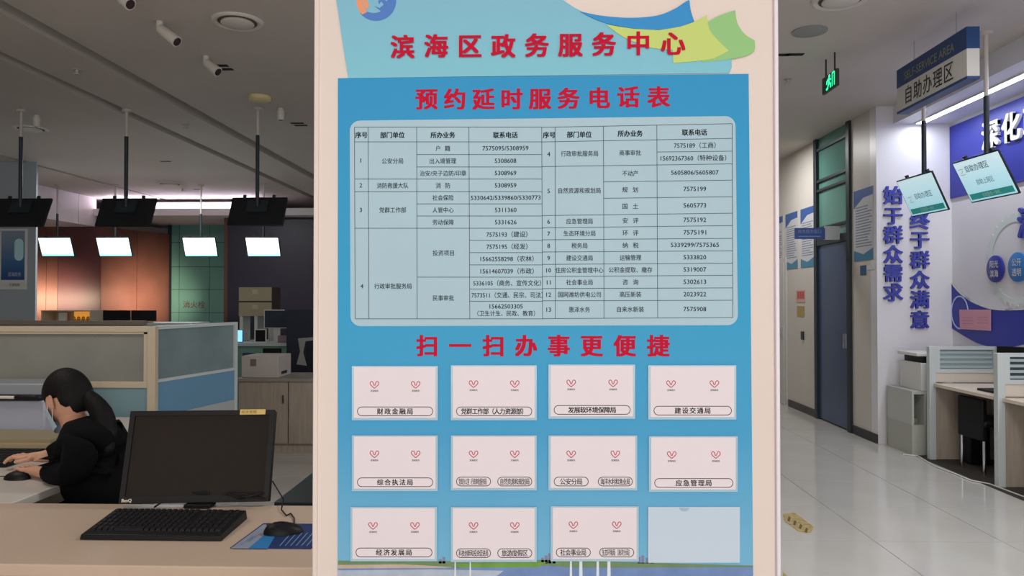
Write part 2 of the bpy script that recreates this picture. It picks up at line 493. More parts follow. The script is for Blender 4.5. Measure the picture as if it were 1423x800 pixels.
# swirl emblem
cx, cy, rr = 523, 2, 28
em = MB()
arc = lambda r, a0, a1, ox=0, oy=0, n=16: [(cx + ox + r * math.cos(R(a0 + (a1 - a0) * k / n)), cy + oy + r * math.sin(R(a0 + (a1 - a0) * k / n))) for k in range(n + 1)]
flat(em, arc(28, -30, 140) + arc(20, 140, 60, -3, -3, 8) + [(520, 9), (528, 12), (534, 7), (530, 3), (527, 7), (526, 2), (532, -2), (538, 3), (541, -5), (543, -12)], YB - .0034)
em.build('emblem_blue_wave', mat('emblem_blue', rgb(70, 120, 196), .4), hd, world=True)
em = MB(); flat(em, arc(27, 135, 215) + arc(20, 215, 130, 1, 0)[::1], YB - .0035); flat(em, arc(18, 140, 230) + arc(13, 230, 140, 1, -1), YB - .0035)
em.build('emblem_orange_flame', mat('emblem_orange', rgb(238, 150, 100), .4), hd, world=True)
for ch, x, y in zip('滨海区政务服务中心', (560, 606.5, 653, 699.5, 746, 792.5, 839, 886.5, 934.5), (66, 65, 65, 65, 64, 63.5, 62.5, 61.5, 61.5)):
    mb = MB(); write(mb, ch, B(x, y, YB - .0058), UX, UZ, NY, 34.5 * S, 31.5 * S, bold=.034)
    mb.build('title_character', M_red, hd, world=True)

# phone table sheet
pt = thing('phone_table_poster', 'large blue poster with phone number table and red headings on cream pillar', 'poster', B(757, 500, YB))
zt, zb = B(0, 105, 0).z - B(757, 500, 0).z, B(0, 800, 0).z - B(757, 500, 0).z
M_poster = ramp_mat('blue_print', [(0, rgb(124, 184, 214)), (.12, rgb(114, 180, 214)), (.35, rgb(70, 160, 206)), (.62, rgb(44, 158, 204)), (1, rgb(46, 150, 202))], 2, zb, zt, .4, noise=.1)
M_poster.node_tree.nodes['Principled BSDF'].inputs['Specular IOR Level'].default_value = .2
sheet([(470, 109), (1040, 103), (1046.5, 830), (469.5, 830)], YB - .0022, .0017).build('poster_sheet', M_poster, pt, world=True)
Y1 = YB - .0024


def bil(q, u, v):
    (a, b), (c, d), (e, f), (g, h) = q
    return ((a * (1 - u) + c * u) * (1 - v) + (g * (1 - u) + e * u) * v, (b * (1 - u) + d * u) * (1 - v) + (h * (1 - u) + f * u) * v)


def rquad(q, r, n=6):
    w_ = abs(q[1][0] - q[0][0]); h_ = abs(q[3][1] - q[0][1]); out = []
    for (ux, vy, a0) in ((1, 1, 0), (0, 1, 90), (0, 0, 180), (1, 0, 270)):
        ccx = (w_ - r) if ux else r; ccy = (h_ - r) if vy else r
        for k in range(n + 1):
            a = R(a0 + 90 * k / n); out.append(bil(q, (ccx + r * math.cos(a)) / w_, (ccy + r * math.sin(a)) / h_))
    return out[::1]


QT = [(486.5, 168), (1021.5, 161.5), (1025, 451.5), (487.5, 453)]
flat(MB(), rquad(QT, 14), Y1).build('table_ground', mat('table_pale', rgb(174, 202, 214), .45, spec=.2, noise=.03, nscale=4), pt, world=True)
LX = [(493, 494), (512, 513), (579.3, 580), (651.8, 653), (752.8, 754), (771.3, 771.8), (838.4, 839.2), (912.5, 913.7), (1017, 1017.8)]
xk = lambda k, y: LX[k][0] + (LX[k][1] - LX[k][0]) * (y - 177) / 265
YT = Y1 - .0002
mb = MB()


def ln(x0, y0, x1, y1, w=.85):
    dx, dy = x1 - x0, y1 - y0; L = math.hypot(dx, dy); nx, ny = -dy / L * w / 2, dx / L * w / 2
    flat(mb, [(x0 + nx, y0 + ny), (x0 - nx, y0 - ny), (x1 - nx, y1 - ny), (x1 + nx, y1 + ny)], YT)


LY = [177, 197.4, 215, 232.2, 249, 266.4, 283.4, 300.2, 317.2, 334, 351, 368, 385, 401.4, 418.4, 442.8]
st = {0: 0, 1: 0, 4: 0, 5: 0, 8: 0, 12: 2, 15: 0}
for i, y in enumerate(LY):
    k0 = st.get(i, 2 if i in (2, 3, 6, 7) else 3)
    ln(xk(k0, y), y, xk(4, y), y)
RY = [(177.3, 172.2, 4), (197.5, 192.6, 4), (213.2, 210.3, 7), (231.7, 227.9, 4), (254, 250.5, 6), (276.7, 273.5, 6), (299.6, 296.3, 4), (316.6, 313.5, 4), (333.2, 331.2, 4), (350.1, 348.5, 4), (367.3, 365.6, 4), (384, 382.5, 4), (400.9, 399.9, 4), (417.8, 417, 4), (442.5, 441, 4)]
ry = lambda i, x: RY[i][0] + (RY[i][1] - RY[i][0]) * (x - 753) / 264
for i, (a, b, k) in enumerate(RY):
    x0 = xk(k, a); ln(x0, ry(i, x0), xk(8, b), ry(i, xk(8, b)))
for k in range(9):
    yt = 177 if k <= 4 else ry(0, LX[k][0]); yb = 442.6 if k <= 4 else ry(14, LX[k][1])
    ln(LX[k][0], yt, LX[k][1], yb)
mb.build('table_lines', mat('line_ink', rgb(70, 84, 96), .6), pt, world=True)
tt = MB(); th = MB()


def wt(m, t, x, y, s, wd=None, bold=.012):
    write(m, t, B(x, y, YT), UX, UZ, NY, s * S, wd * S if wd else None, bold=bold, res=2)


mid = lambda k, y: (xk(k, y) + xk(k + 1, y)) / 2
for t, k, wd in (('序号', 0, 17), ('部门单位', 1, 34), ('所办业务', 2, 34), ('联系电话', 3, 34)):
    wt(th, t, mid(k, 187), 188, 9.2, wd, .03)
    x = mid(k + 4, 187) + (1 if k == 0 else 0); wt(th, t, x, (ry(0, x) + ry(1, x)) / 2 + .8, 9.2, wd, .03)
for t, a, b in (('1', 1, 4), ('2', 4, 5), ('3', 5, 8)):
    wt(tt, t, mid(0, 0), (LY[a] + LY[b]) / 2, 8.6)
wt(tt, '4', mid(0, 397), 397.5, 8.6)
for t, y, wd in (('公安分局', 224, 30), ('消防救援大队', 258, 44), ('党群工作部', 292, 37.5), ('行政审批服务局', 397.5, 52.5)):
    wt(tt, t, mid(1, y), y, 8.4, wd)
for t, y, wd in (('户', 206.5, 7), ('出入境管理', 224, 37), ('治安/央子边防/印章', 241, 65), ('消', 258, 7), ('社会保险', 275, 29.5), ('人管中心', 292, 29.5), ('劳动保障', 309, 29.5), ('投资项目', 351.5, 29.5), ('民事审批', 414, 29.5)):
    dx = 6.5 if t in '户消' else 0
    wt(tt, t, mid(2, y) - dx, y, 8.3, wd)
    if dx: wt(tt, '籍' if t == '户' else '防', mid(2, y) + dx, y, 8.3, 7.5)
for k, (t, wd) in enumerate((('7575095/5308959', 64), ('5308608', 30), ('5308969', 30), ('5308959', 30), ('5330642/5339860/5330773', 97), ('5311360', 30), ('5331626', 30), ('7575193（建设）', 57), ('7575195（经发）', 57), ('15662558298（农林）', 74), ('15614607039（市政）', 74), ('5336105（商务、宣传文化）', 94), ('7573511（交通、民宗、司法）', 99))):
    y = (LY[k + 1] + LY[k + 2]) / 2; wt(tt, t, mid(3, y) + (1.5 if '（' in t else 0), y, 8.7, wd)
wt(tt, '15662503305', mid(3, 426), 425.5, 8.7, 46); wt(tt, '（卫生计生、民政、教育）', mid(3, 435), 435.2, 8.2, 80)
for n, a, b, un, uw, bz in (('4', 1, 3, '行政审批服务局', 51.5, 0), ('5', 3, 6, '自然资源和规划局', 58.5, 0), ('6', 6, 7, '应急管理局', 36.5, '安 评'), ('7', 7, 8, '生态环境分局', 44, '环 评'), ('8', 8, 9, '税务局', 22, '纳 税'),
                            ('9', 9, 10, '建设交通局', 36.5, '运输管理'), ('10', 10, 11, '住房公积金管理中心', 66, '公积金提取、缴存'), ('11', 11, 12, '社会事业局', 36.5, '咨 询'), ('12', 12, 13, '国网潍坊供电公司', 59, '高压新装'), ('13', 13, 14, '惠泽水务', 29, '自来水新装')):
    y = lambda x: (ry(a, x) + ry(b, x)) / 2
    x = mid(4, 300); wt(tt, n, x, y(x), 8.6)
    x = mid(5, 300); wt(tt, un, x, y(x), 8.3, uw)
    if bz:
        x = mid(6, 300)
        if ' ' in bz:
            wt(tt, bz[0], x - 7.3, y(x), 8.3, 7.5); wt(tt, bz[2], x + 7.3, y(x), 8.3, 7.5)
        else: wt(tt, bz, x, y(x), 8.3, {4: 29.5, 8: 60, 5: 37}[len(bz)])
x = mid(6, 200); wt(tt, '商事审批', x, (ry(1, x) + ry(3, x)) / 2, 8.3, 29.5)
for a, b, t in ((3, 4, '不动产'), (4, 5, '规 划'), (5, 6, '国 土')):
    yy = (ry(a, x) + ry(b, x)) / 2
    if a == 3: wt(tt, t, x, yy, 8.3, 22)
    else: wt(tt, t[0], x - 7.3, yy, 8.3, 7.5); wt(tt, t[2], x + 7.3, yy, 8.3, 7.5)
for k, (t, wd) in enumerate((('7575189（工商）', 57), ('15692367360（特种设备）', 90), ('5605806/5605807', 65), ('7575199', 31), ('5605773', 31), ('7575192', 31), ('7575191', 31), ('5339299/7575365', 66), ('5333820', 31), ('5319007', 31), ('5302613', 31), ('2023922', 31), ('7575908', 31))):
    x = mid(7, 300) + (-2 if k == 1 else 0); yy = (ry(k + 1, x) + ry(k + 2, x)) / 2; wt(tt, t, x, yy, 8.7, wd)
for o in (th.build('table_heading_text', M_ink, pt, world=True), tt.build('table_text', M_ink, pt, world=True)): o['kind'] = 'stuff'
for ch, x, y in zip('预约延时服务电话表', (593, 632.5, 672, 711, 750.5, 790, 832, 873, 915), (138, 138, 138, 138, 137.5, 137, 136.5, 135, 135)):
    mb = MB(); write(mb, ch, B(x, y, YT), UX, UZ, NY, 31 * S, 29 * S, bold=.036)
    mb.build('heading_character', M_red, pt, world=True)
for ch, x in zip('扫一扫办事更便捷', (594, 639.5, 686, 731, 776.5, 822, 868, 914.5)):
    mb = MB(); write(mb, ch, B(x, 480, YT), UX, UZ, NY, 31 * S, 28.5 * S, bold=.04)
    mb.build('subheading_character', M_red, pt, world=True)
# printed shoreline photo along the foot
for nm, pts, c in (('printed_far_shore', [(470, 778), (600, 779), (760, 777), (900, 781), (1046, 785), (1046, 792), (470, 792)], (110, 140, 96)),
                   ('printed_sand', [(470, 784), (560, 783), (630, 787), (600, 790), (470, 792)], (196, 176, 158)),
                   ('printed_water', [(470, 789), (640, 788), (760, 785), (800, 788), (1046, 787), (1046, 830), (470, 830)], (112, 140, 190)),
                   ('printed_lawn', [(628, 783), (700, 781), (760, 780), (748, 787), (640, 788)], (110, 158, 62)),
                   ('printed_pale_water', [(470, 791.5), (600, 790), (700, 792), (650, 830), (470, 830)], (176, 188, 204))):
    flat(MB(), pts, Y1 - .0001 * (1 + ['printed_far_shore', 'printed_sand', 'printed_water', 'printed_lawn', 'printed_pale_water'].index(nm))).build(nm, mat(nm, rgb(*c), .4, noise=.12, nscale=30), pt, world=True)
mb = MB()
for x, h in ((610, 6), (615, 9), (752, 8), (757, 11), (762, 14), (768, 10), (886, 9), (891, 11), (897, 8), (904, 6)):
    flat(mb, [(x, 782), (x + 4, 782), (x + 4, 782 - h), (x, 782 - h)], Y1 - .0001)
mb.build('printed_buildings', mat('print_building', rgb(128, 128, 160), .5), pt, world=True)
mb = MB()
for x, w_ in ((632, 1.5), (653, 1.5), (792, 2.5), (805, 4), (829, 3), (844, 4)):
    flat(mb, [(x, 778), (x + w_, 778), (x + w_ + 1, 830), (x - 1, 830)], Y1 - .0007)
mb.build('printed_fountain', mat('print_fountain', rgb(222, 230, 238), .5), pt, world=True)

# card holders
M_card = mat('card_paper', rgb(232, 222, 226), .5)
M_sleeve = mat('sleeve_film', rgb(168, 200, 216), .15)
M_sleeve2 = mat('empty_sleeve_film', rgb(198, 214, 228), .12)
rows = [[((490, 508), (609, 583), ['财政金融局']), ((627, 507), (746, 583), ['党群工作部（人力资源部）']), ((762, 506), (882, 581), ['发展软环境保障局']), ((900, 507), (1022, 582), ['建设交通局'])],
        [((490, 604), (609, 681), ['综合执法局']), ((627, 604), (746, 680), ['党政办公室（行政审批服务局）', '自然资源和规划局']), ((762, 604), (885, 680), ['公安分局', '海洋水利和渔业局']), ((901, 605), (1024, 682), ['应急管理局'])],
        [((488, 703), (608, 778), ['经济发展局']), ((627, 703), (746, 779), ['科技创新和投资促进局', '旅游度假区']), ((765, 702), (887, 778), ['社会事业局', '生态环境局（海洋分局）']), ((900, 703), (1027, 780), [])]]
rn = ('top', 'middle', 'bottom'); cn = ('first', 'second', 'third', 'last')
YC = YB - .0075
for i in range(3):
    for j in range(4):
        (x0, y0), (x1, y1), caps = rows[i][j]
        lab = 'white card with one long caption, %s in the %s row under the phone table' % (cn[j], rn[i])
        if len(caps) == 2: lab = 'white card with two caption pills, %s in the %s row on the poster' % (cn[j], rn[i])
        if not caps: lab = 'empty clear plastic card sleeve at the bottom right corner of the blue poster'
        t = thing('card_holder', lab, 'card holder', B((x0 + x1) / 2, y1, YB - .0022), 'card sleeves on the blue poster')
        sheet([(x0, y0), (x1, y0), (x1, y1), (x0, y1)], YC + .0012, .004).build('sleeve', M_sleeve if caps else M_sleeve2, t, world=True)
        if not caps:
            mb = MB()
            mb.prism([B(950 + 7 * math.cos(R(a)), y0 + 1 + 5 * math.sin(R(a)), YC + .0008) for a in range(0, 181, 20)], (0, .0004, 0))
            mb.build('thumb_notch', mat('notch_shade', rgb(160, 186, 204), .3), t, world=True)
            continue
        sheet([(x0 + 3, y0 + 1.5), (x1 - 3, y0 + 1.5), (x1 - 3, y1 - 3.5), (x0 + 3, y1 - 3.5)], YC, .0012).build('card', M_card, t, world=True)
        pb = MB(); tx = MB()
        n = len(caps); xa, xb = x0 + 7.5, x1 - 6.5
        for k, cp in enumerate(caps):
            if n == 1: a, b = xa, xb
            else: a, b = (xa, xa + 48) if k == 0 else (xb - 48, xb)
            ya, yb = y1 - 19, y1 - 6
            o_ = rquad([(a, ya), (b, ya), (b, yb), (a, yb)], 6.4); n_ = rquad([(a + .9, ya + .9), (b - .9, ya + .9), (b - .9, yb - .9), (a + .9, yb - .9)], 5.5)
            m_ = len(o_)
            vs = [B(p[0], p[1], YC - .0002) for p in o_] + [B(p[0], p[1], YC - .0002) for p in n_]
            pb.add(vs, [(q, (q + 1) % m_, (q + 1) % m_ + m_, q + m_) for q in range(m_)])
            L = len(cp)
            if n == 1:
                sp_ = {5: 10.3, 8: 8.3, 12: 7.6}[L]
                for q, ch in enumerate(cp):
                    write(tx, ch, B((a + b) / 2 + (q - (L - 1) / 2) * sp_, (ya + yb) / 2, YC - .0002), UX, UZ, NY, 9 * S, min(8.4, sp_ * .98) * S, bold=.022, res=2)
            else:
                wd = {4: 31, 5: 36}.get(L, 41)
                for q, ch in enumerate(cp):
                    write(tx, ch, B((a + b) / 2 + (q - (L - 1) / 2) * wd / L, (ya + yb) / 2, YC - .0002), UX, UZ, NY, 9.5 * S, min(8, wd / L * .97) * S, bold=.016, res=2)
        pb.build('caption_border', M_blackink, t, world=True); tx.build('caption_text', M_blackink, t, world=True)
        for s_ in (0, 1):
            ex = (x0 + 7.5 + 24) if s_ == 0 else (x1 - 6.5 - 24); ey = y0 + 26
            hb = MB()
            # heart drawn as two looping strokes meeting in a V
            for sg in (-1, 1):
                P = smooth_curve([(ex, ey + 4.6), (ex + sg * 5.6, ey - .5), (ex + sg * 5.4, ey - 4), (ex + sg * 2.6, ey - 4.4), (ex + sg * .5, ey + 1)], 3)
                for q in range(len(P) - 1):
                    (ax, ay), (bx, by) = P[q], P[q + 1]; L = math.hypot(bx - ax, by - ay) or 1; nx, ny = -(by - ay) / L * .55, (bx - ax) / L * .55
                    flat(hb, [(ax + nx, ay + ny), (ax - nx, ay - ny), (bx - nx, by - ny), (bx + nx, by + ny)], YC - .0002)
            hb.build('heart_emblem', mat('heart_red', rgb(196, 40, 70), .5), t, world=True)
            eb = MB(); write(eb, '滨海政务', B(ex, ey + 8.2, YC - .0002), UX, UZ, NY, 3 * S, 11 * S, bold=.012, res=1)
            eb.build('emblem_text', M_blackink, t, world=True)

# ------------------------------------------------------------------ front counter
ZT = .78
ct = thing('service_counter', 'long cream front counter with the keyboard and black monitor on it', 'counter', (-2.2, 2.4, 0))
MB().box(-4.6, -.3, 2.1, 2.73, ZT - .035, ZT).build('counter_top', M_counter, ct, world=True, bevel=.004)
MB().box(-4.6, -.3, 2.02, 2.1, ZT - .16, ZT - .045).build('edge_ledge', mat('ledge_cream', rgb(226, 210, 196), .4), ct, world=True, bevel=.004)
MB().box(-4.6, -.3, 2.1, 2.14, .05, ZT - .035).build('front_panel', M_counter, ct, world=True)
MB().box(-.36, -.3, 2.14, 2.70, 0, ZT - .035).box(-4.6, -4.54, 2.14, 2.70, 0, ZT - .035).build('end_panel', M_counter, ct, world=True)
sd = thing('side_desk', 'white desk surface behind the counter where the clerk works', 'desk', (-3.0, 3.8, 0))
MB().box(-4.6, -1.93, 2.735, 4.74, ZT - .035, ZT - .002).build('desk_top', mat('desk_white', rgb(206, 200, 192), .4), sd, world=True, bevel=.003)
MB().box(-4.6, -2.5, 4.60, 4.66, 0, ZT - .04).box(-4.6, -4.54, 2.8, 4.6, 0, ZT - .04).build('modesty_panel', M_frame, sd, world=True)


def frame3(yaw, tilt):
    n = Vector((math.sin(yaw), -math.cos(yaw), 0)); u = Vector((math.cos(yaw), math.sin(yaw), 0)); v = Vector((0, 0, 1))
    n2 = n * math.cos(tilt) - v * math.sin(tilt); v2 = v * math.cos(tilt) + n * math.sin(tilt)
    m = Matrix((u, v2, n2)).transposed()  # local x right, y up, z toward reader
    return m.to_4x4()


# big monitor
mc = Vector((-1.235, 2.74, .955)); MF = Matrix.Translation(mc) @ frame3(.10, -.29)
mo = thing('computer_monitor', 'large switched-off black monitor on the front counter, yellow label on its frame', 'monitor', (-1.19, 2.62, ZT))
W2, H2 = .262, .165
MB().box(-W2, W2, -H2, H2, -.035, -.004, MF).build('casing', M_blk2, mo, world=True, bevel=.005)
MB().box(-W2, W2, H2 - .018, H2, -.004, .006, MF).box(-W2, W2, -H2, -H2 + .024, -.004, .006, MF).box(-W2, -W2 + .018, -H2 + .024, H2 - .018, -.004, .006, MF).box(W2 - .018, W2, -H2 + .024, H2 - .018, -.004, .006, MF).build('bezel', M_blk2, mo, world=True, bevel=.002)
MB().box(-W2 + .018, W2 - .018, -H2 + .024, H2 - .018, -.004, -.001, MF).build('screen', mat('off_screen', rgb(40, 32, 28), .6, spec=.25), mo, world=True)
lb = MB().box(.135, .228, H2 - .017, H2 + .002, .006, .0066, MF).build('label_sticker', mat('yellow_label', rgb(232, 204, 120), .5), mo, world=True)
mb = MB(); F3 = MF.to_3x3()
write(mb, '综合受理', MF @ Vector((.168, H2 - .0075, .0069)), F3 @ UX, F3 @ Vector((0, 1, 0)), F3 @ Vector((0, 0, 1)), .013, .055, bold=.01)
mb.build('label_text', mat('label_ink', rgb(150, 116, 50)), mo, world=True)
mb = MB(); write(mb, 'BenQ', MF @ Vector((-.235, -H2 + .011, .0064)), F3 @ UX, F3 @ Vector((0, 1, 0)), F3 @ Vector((0, 0, 1)), .016, .034, bold=.03)
mb.build('maker_mark', mat('mark_white', rgb(230, 222, 205)), mo, world=True)
MB().box(-1.245, -1.18, 2.702, 2.727, ZT + .015, .835).build('stand_neck', M_black, mo, world=True, bevel=.004)
MB().box(-1.26, -1.165, 2.67, 2.728, ZT + .001, ZT + .015).build('stand_base', M_black, mo, world=True, bevel=.003)
MB().ball(MF @ Vector((.012, -H2 - .012, -.018)), .003, .003, .003).build('power_light', mat('power_dot', (1, 1, .95, 1), emit=1.5), mo, world=True)
tag(MB().tube([(-1.10, 2.66, ZT + .06), (-1.06, 2.68, ZT + .035), (-1.03, 2.66, ZT + .045), (-.99, 2.70, ZT + .05)], .004).tube([(-1.12, 2.68, ZT + .05), (-1.05, 2.69, ZT + .05), (-.98, 2.70, ZT + .03)], .004).build('cable', M_black), 'tangled black cables beside the foot of the large monitor', 'cable')
tag(MB().tube([(-1.33, 2.71, ZT + .05), (-1.345, 2.68, ZT + .02), (-1.36, 2.66, ZT + .008)], .0035).build('cable', M_black), 'short black cable hanging down left of the monitor foot', 'cable')

# keyboard
kb = thing('keyboard', 'black computer keyboard lying in front of the large monitor', 'keyboard', (-1.22, 2.5, ZT))
P = [at(a, b, 2, z) for a, b, z in ((110, 748, .785), (308, 750, .785), (344, 713, .80), (160, 711, .80))]
zb_ = ZT + .001
vs = [(p.x, p.y, zb_) for p in P] + [(P[0].x + .003, P[0].y + .003, .797), (P[1].x - .003, P[1].y + .003, .797), (P[2].x - .003, P[2].y - .003, .812), (P[3].x + .003, P[3].y - .003, .812)]
MB().add(vs, [(3, 2, 1, 0), (4, 5, 6, 7), (0, 1, 5, 4), (1, 2, 6, 5), (2, 3, 7, 6), (3, 0, 4, 7)]).build('keyboard_body', M_black, kb, world=True, bevel=.003)
keys = MB(); c0, c1, c2, c3 = [Vector(v) for v in vs[4:]]


def kp(u, v, dz=0):
    p = (c0.lerp(c1, u)).lerp(c3.lerp(c2, u), v); return Vector((p.x, p.y, p.z + dz))


for r_ in range(6):
    v0 = .14 + r_ * .137; v1 = v0 + .115
    n_ = 22
    for q in range(n_):
        u0 = .03 + q * .94 / n_; u1 = u0 + .94 / n_ * .86
        if r_ == 0 and 4 <= q <= 8: continue
        if q in (15, 19) and r_ > 1: continue
        keys.add([kp(u0, v0), kp(u1, v0), kp(u1, v1), kp(u0, v1), kp(u0 + .004, v0 + .012, .007), kp(u1 - .004, v0 + .012, .007), kp(u1 - .004, v1 - .012, .007), kp(u0 + .004, v1 - .012, .007)], [(4, 5, 6, 7), (0, 1, 5, 4), (1, 2, 6, 5), (2, 3, 7, 6), (3, 0, 4, 7)])
u0, u1 = .03 + 4 * .94 / 22, .03 + 9 * .94 / 22 - .006
keys.add([kp(u0, .14), kp(u1, .14), kp(u1, .25), kp(u0, .25), kp(u0, .15, .007), kp(u1, .15, .007), kp(u1, .245, .007), kp(u0, .245, .007)], [(4, 5, 6, 7), (0, 1, 5, 4), (1, 2, 6, 5), (2, 3, 7, 6), (3, 0, 4, 7)])
k_ = keys.build('keys', mat('key_black', rgb(26, 26, 28), .5, spec=.3), kb, world=True); k_['kind'] = 'stuff'

# mouse mat and mouse
pd = thing('mouse_mat', 'blue printed mouse mat near the end of the front counter', 'mouse mat', at(380, 745, 2, ZT))


def cpt(x, y, dz=0): p = at(x, y, 2, ZT + dz); return p


mp_ = [(320, 762), (432, 763), (475, 729), (366, 728)]
MB().prism([cpt(*p) for p in mp_], (0, 0, .003)).build('mat_sheet', mat('mat_navy', rgb(34, 58, 110), .45), pd, world=True)
for nm, pts, c in (('mat_grey_area', [(321, 761.5), (345, 761.7), (385, 728.6), (366, 728.5)], (150, 158, 176)), ('mat_blue_area', [(345, 761.7), (372, 762), (382, 745), (373, 739), (362, 748)], (50, 130, 196))):
    MB().prism([cpt(a, b, .003) for a, b in pts], (0, 0, .0004)).build(nm, mat(nm, rgb(*c), .45), pd, world=True)
mb = MB()
for k in range(9):
    a0 = (388 + k * 7.5, 758); a1 = (404 + k * 7.5, 740)
    q = [cpt(a0[0], a0[1], .0034), cpt(a0[0] + 1.5, a0[1], .0034), cpt(a1[0] + 1.5, a1[1], .0034), cpt(a1[0], a1[1], .0034)]
    mb.face(q)
mb.face([cpt(332, 757, .0038), cpt(338, 757, .0038), cpt(341, 753, .0038), cpt(336, 753, .0038)])
write(mb, '滨海政务', cpt(349, 748, .004), (cpt(358, 741) - cpt(340, 755)).normalized(), Vector((-1, .3, 0)).normalized(), UZ, .02, .055, bold=.02)
mb.build('mat_print', mat('mat_ink', rgb(120, 150, 190), .5), pd, world=True)['kind'] = 'stuff'
ms = thing('computer_mouse', 'black mouse on the blue mouse mat', 'mouse', cpt(393, 741))
c = cpt(391, 744) + Vector((0, .02, .004))
mm = MB().ball((0, 0, 0), .062, .036, .034, 20, 12)
mm.v = [(c.x + x * math.cos(.25) - y * math.sin(.25), c.y + x * math.sin(.25) + y * math.cos(.25), c.z + max(z, 0) * (1 - .25 * (x / .062))) for x, y, z in mm.v]
mm.build('mouse_body', M_black, ms, world=True)
MB().box(c.x - .05, c.x - .005, c.y - .014, c.y - .012, c.z + .02, c.z + .033).build('button_split', M_dark, ms, world=True)
pts = [cpt(408, 733, .01), cpt(409, 720, .004), cpt(404, 713, .004), cpt(398, 716, .004), cpt(391, 708, .006), Vector((-.92, 2.735, .80)), Vector((-.97, 2.76, .86))]
MB().tube(pts, .0025, 6).build('cord', M_black, ms, world=True)

# black box behind the counter at the pillar
bx = thing('dark_cabinet', 'low black cabinet behind the counter beside the cream pillar', 'cabinet', (-.6, 3.1, 0))
MB().box(-.97, -.1, 2.80, 3.45, 0, .752).build('body', M_black, bx, world=True, bevel=.006)
MB().box(-.975, -.1, 2.79, 3.46, .752, .775).build('lid', mat('lid_teal', rgb(40, 50, 54), .3), bx, world=True, bevel=.004)

# ------------------------------------------------------------------ clerk's desk items
t = thing('keyboard', 'dark keyboard on the clerk\'s white desk at the left edge', 'keyboard', (-2.55, 3.55, ZT))
MB().box(-2.82, -2.36, 3.30, 3.62, ZT, ZT + .022).build('keyboard_body', M_black, t, world=True, bevel=.004)
kk = MB()
for a in range(14):
    for b in range(5):
        kk.box(-2.81 + a * .0315, -2.783 + a * .0315, 3.32 + b * .055, 3.365 + b * .055, ZT + .022, ZT + .028)
o = kk.build('keys', mat('key_black', rgb(26, 26, 28), .5, spec=.3), t, world=True); o['kind'] = 'stuff'
t = thing('folder_stack', 'tan folders stacked flat behind the clerk\'s keyboard', 'folders', (-2.7, 3.9, ZT))
MB().box(-3.2, -2.40, 3.72, 4.02, ZT, ZT + .02).build('lower_folder', mat('folder_tan', rgb(166, 148, 120), .6), t, world=True)
MB().box(-3.2, -2.46, 3.76, 4.04, ZT + .02, ZT + .036).build('upper_folder', mat('folder_olive', rgb(150, 140, 110), .6), t, world=True)
t = thing('desktop_printer', 'pale grey printer on the desk at the left edge of the picture', 'printer', (-3.0, 4.25, ZT))
MB().box(-3.35, -2.70, 4.08, 4.5, ZT, ZT + .19).build('body', mat('printer_grey', rgb(166, 170, 184), .5), t, world=True, bevel=.01)
MB().box(-3.35, -2.72, 4.06, 4.4, ZT + .192, ZT + .204).build('tray', M_black, t, world=True)
MB().box(-3.3, -2.76, 4.2, 4.45, ZT + .204, ZT + .27).build('scanner_lid', mat('printer_lid', rgb(150, 154, 160), .5), t, world=True, bevel=.008)
t = thing('microphone_arm', 'white desk microphone arm with black foam tip, left of the clerk\'s face', 'microphone', (-2.6, 3.35, ZT))
a = Vector((-2.9, 3.35, at(-20, 551, 1, 3.35).z)); b = at(22, 552, 1, 3.35); c = at(52, 552.5, 1, 3.35)
MB().tube([a, b], .007, 10).tube([a, (a.x, a.y, ZT)], .007, 10).build('arm', mat('arm_white', rgb(200, 196, 184), .4), t, world=True)
MB().tube([b - Vector((.004, 0, 0)), b + Vector((.004, 0, 0)), c - Vector((.006, 0, 0)), c], [.008, .013, .013, .008], 12).build('foam_tip', M_black, t, world=True)
t = thing('computer_mouse', 'black mouse under the clerk\'s hand', 'mouse', (-2.2, 3.2, ZT))
mm = MB().ball((0, 0, 0), .055, .032, .032, 16, 10); mc_ = at(24, 660, 2, ZT + .015)
mm.v = [(mc_.x + x, mc_.y + y, ZT + max(z, 0)) for x, y, z in mm.v]
mm.build('mouse_body', M_black, t, world=True)
MB().tube([(mc_.x - .05, mc_.y, ZT + .01), (mc_.x - .15, mc_.y + .02, ZT + .004), (mc_.x - .35, mc_.y + .05, ZT + .004)], .002, 6).build('cord', M_black, t, world=True)

# ------------------------------------------------------------------ partition behind the clerk
pn = thing('partition_screen', 'cream framed office partition with frosted glass and blue panels behind the clerk', 'partition', (-3.2, 4.8, 0))
YP = 4.8
xr = at(215, 500, 1, YP).x; xl = -4.6
fr = MB()
MB().box(xr - .05, xr, YP, YP + .05, 0, 1.352).build('corner_post', M_frame, pn, world=True, bevel=.003)
MB().box(xl, xr - .05, YP, YP + .05, 1.315, 1.352).build('top_rail', M_frame, pn, world=True, bevel=.003)
MB().box(xl, xr - .05, YP, YP + .05, .955, .995).build('middle_rail', M_frame, pn, world=True, bevel=.003)
MB().box(xr - .075, xr - .05, YP + .005, YP + .045, .995, 1.315).box(xl, xr - .05, YP + .005, YP + .045, 1.302, 1.315).build('glazing_bead', M_frame, pn, world=True)
MB().box(xl, xr - .06, YP + .02, YP + .03, .995, 1.31).build('frosted_pane', M_frost, pn, world=True)
MB().box(xl, xr - .05, YP + .008, YP + .042, .75, .955).build('blue_panel', M_bluep, pn, world=True)
MB().box(xl, xr - .05, YP + .004, YP + .046, 0, .75).build('lower_panel', M_frame, pn, world=True)
pw = thing('partition_wing', 'pale framed partition wing with glass over blue panel, running back from the cream post', 'partition', (-2.35, 5.3, 0))
a0 = at(216, 500, 1, 4.86); a1 = at(327, 500, 1, 5.75)
dv = Vector((a1.x - a0.x, a1.y - a0.y, 0)).normalized(); nv = Vector((dv.y, -dv.x, 0)) * .02
L = math.hypot(a1.x - a0.x, a1.y - a0.y); Bs = Vector((a0.x, a0.y, 0))


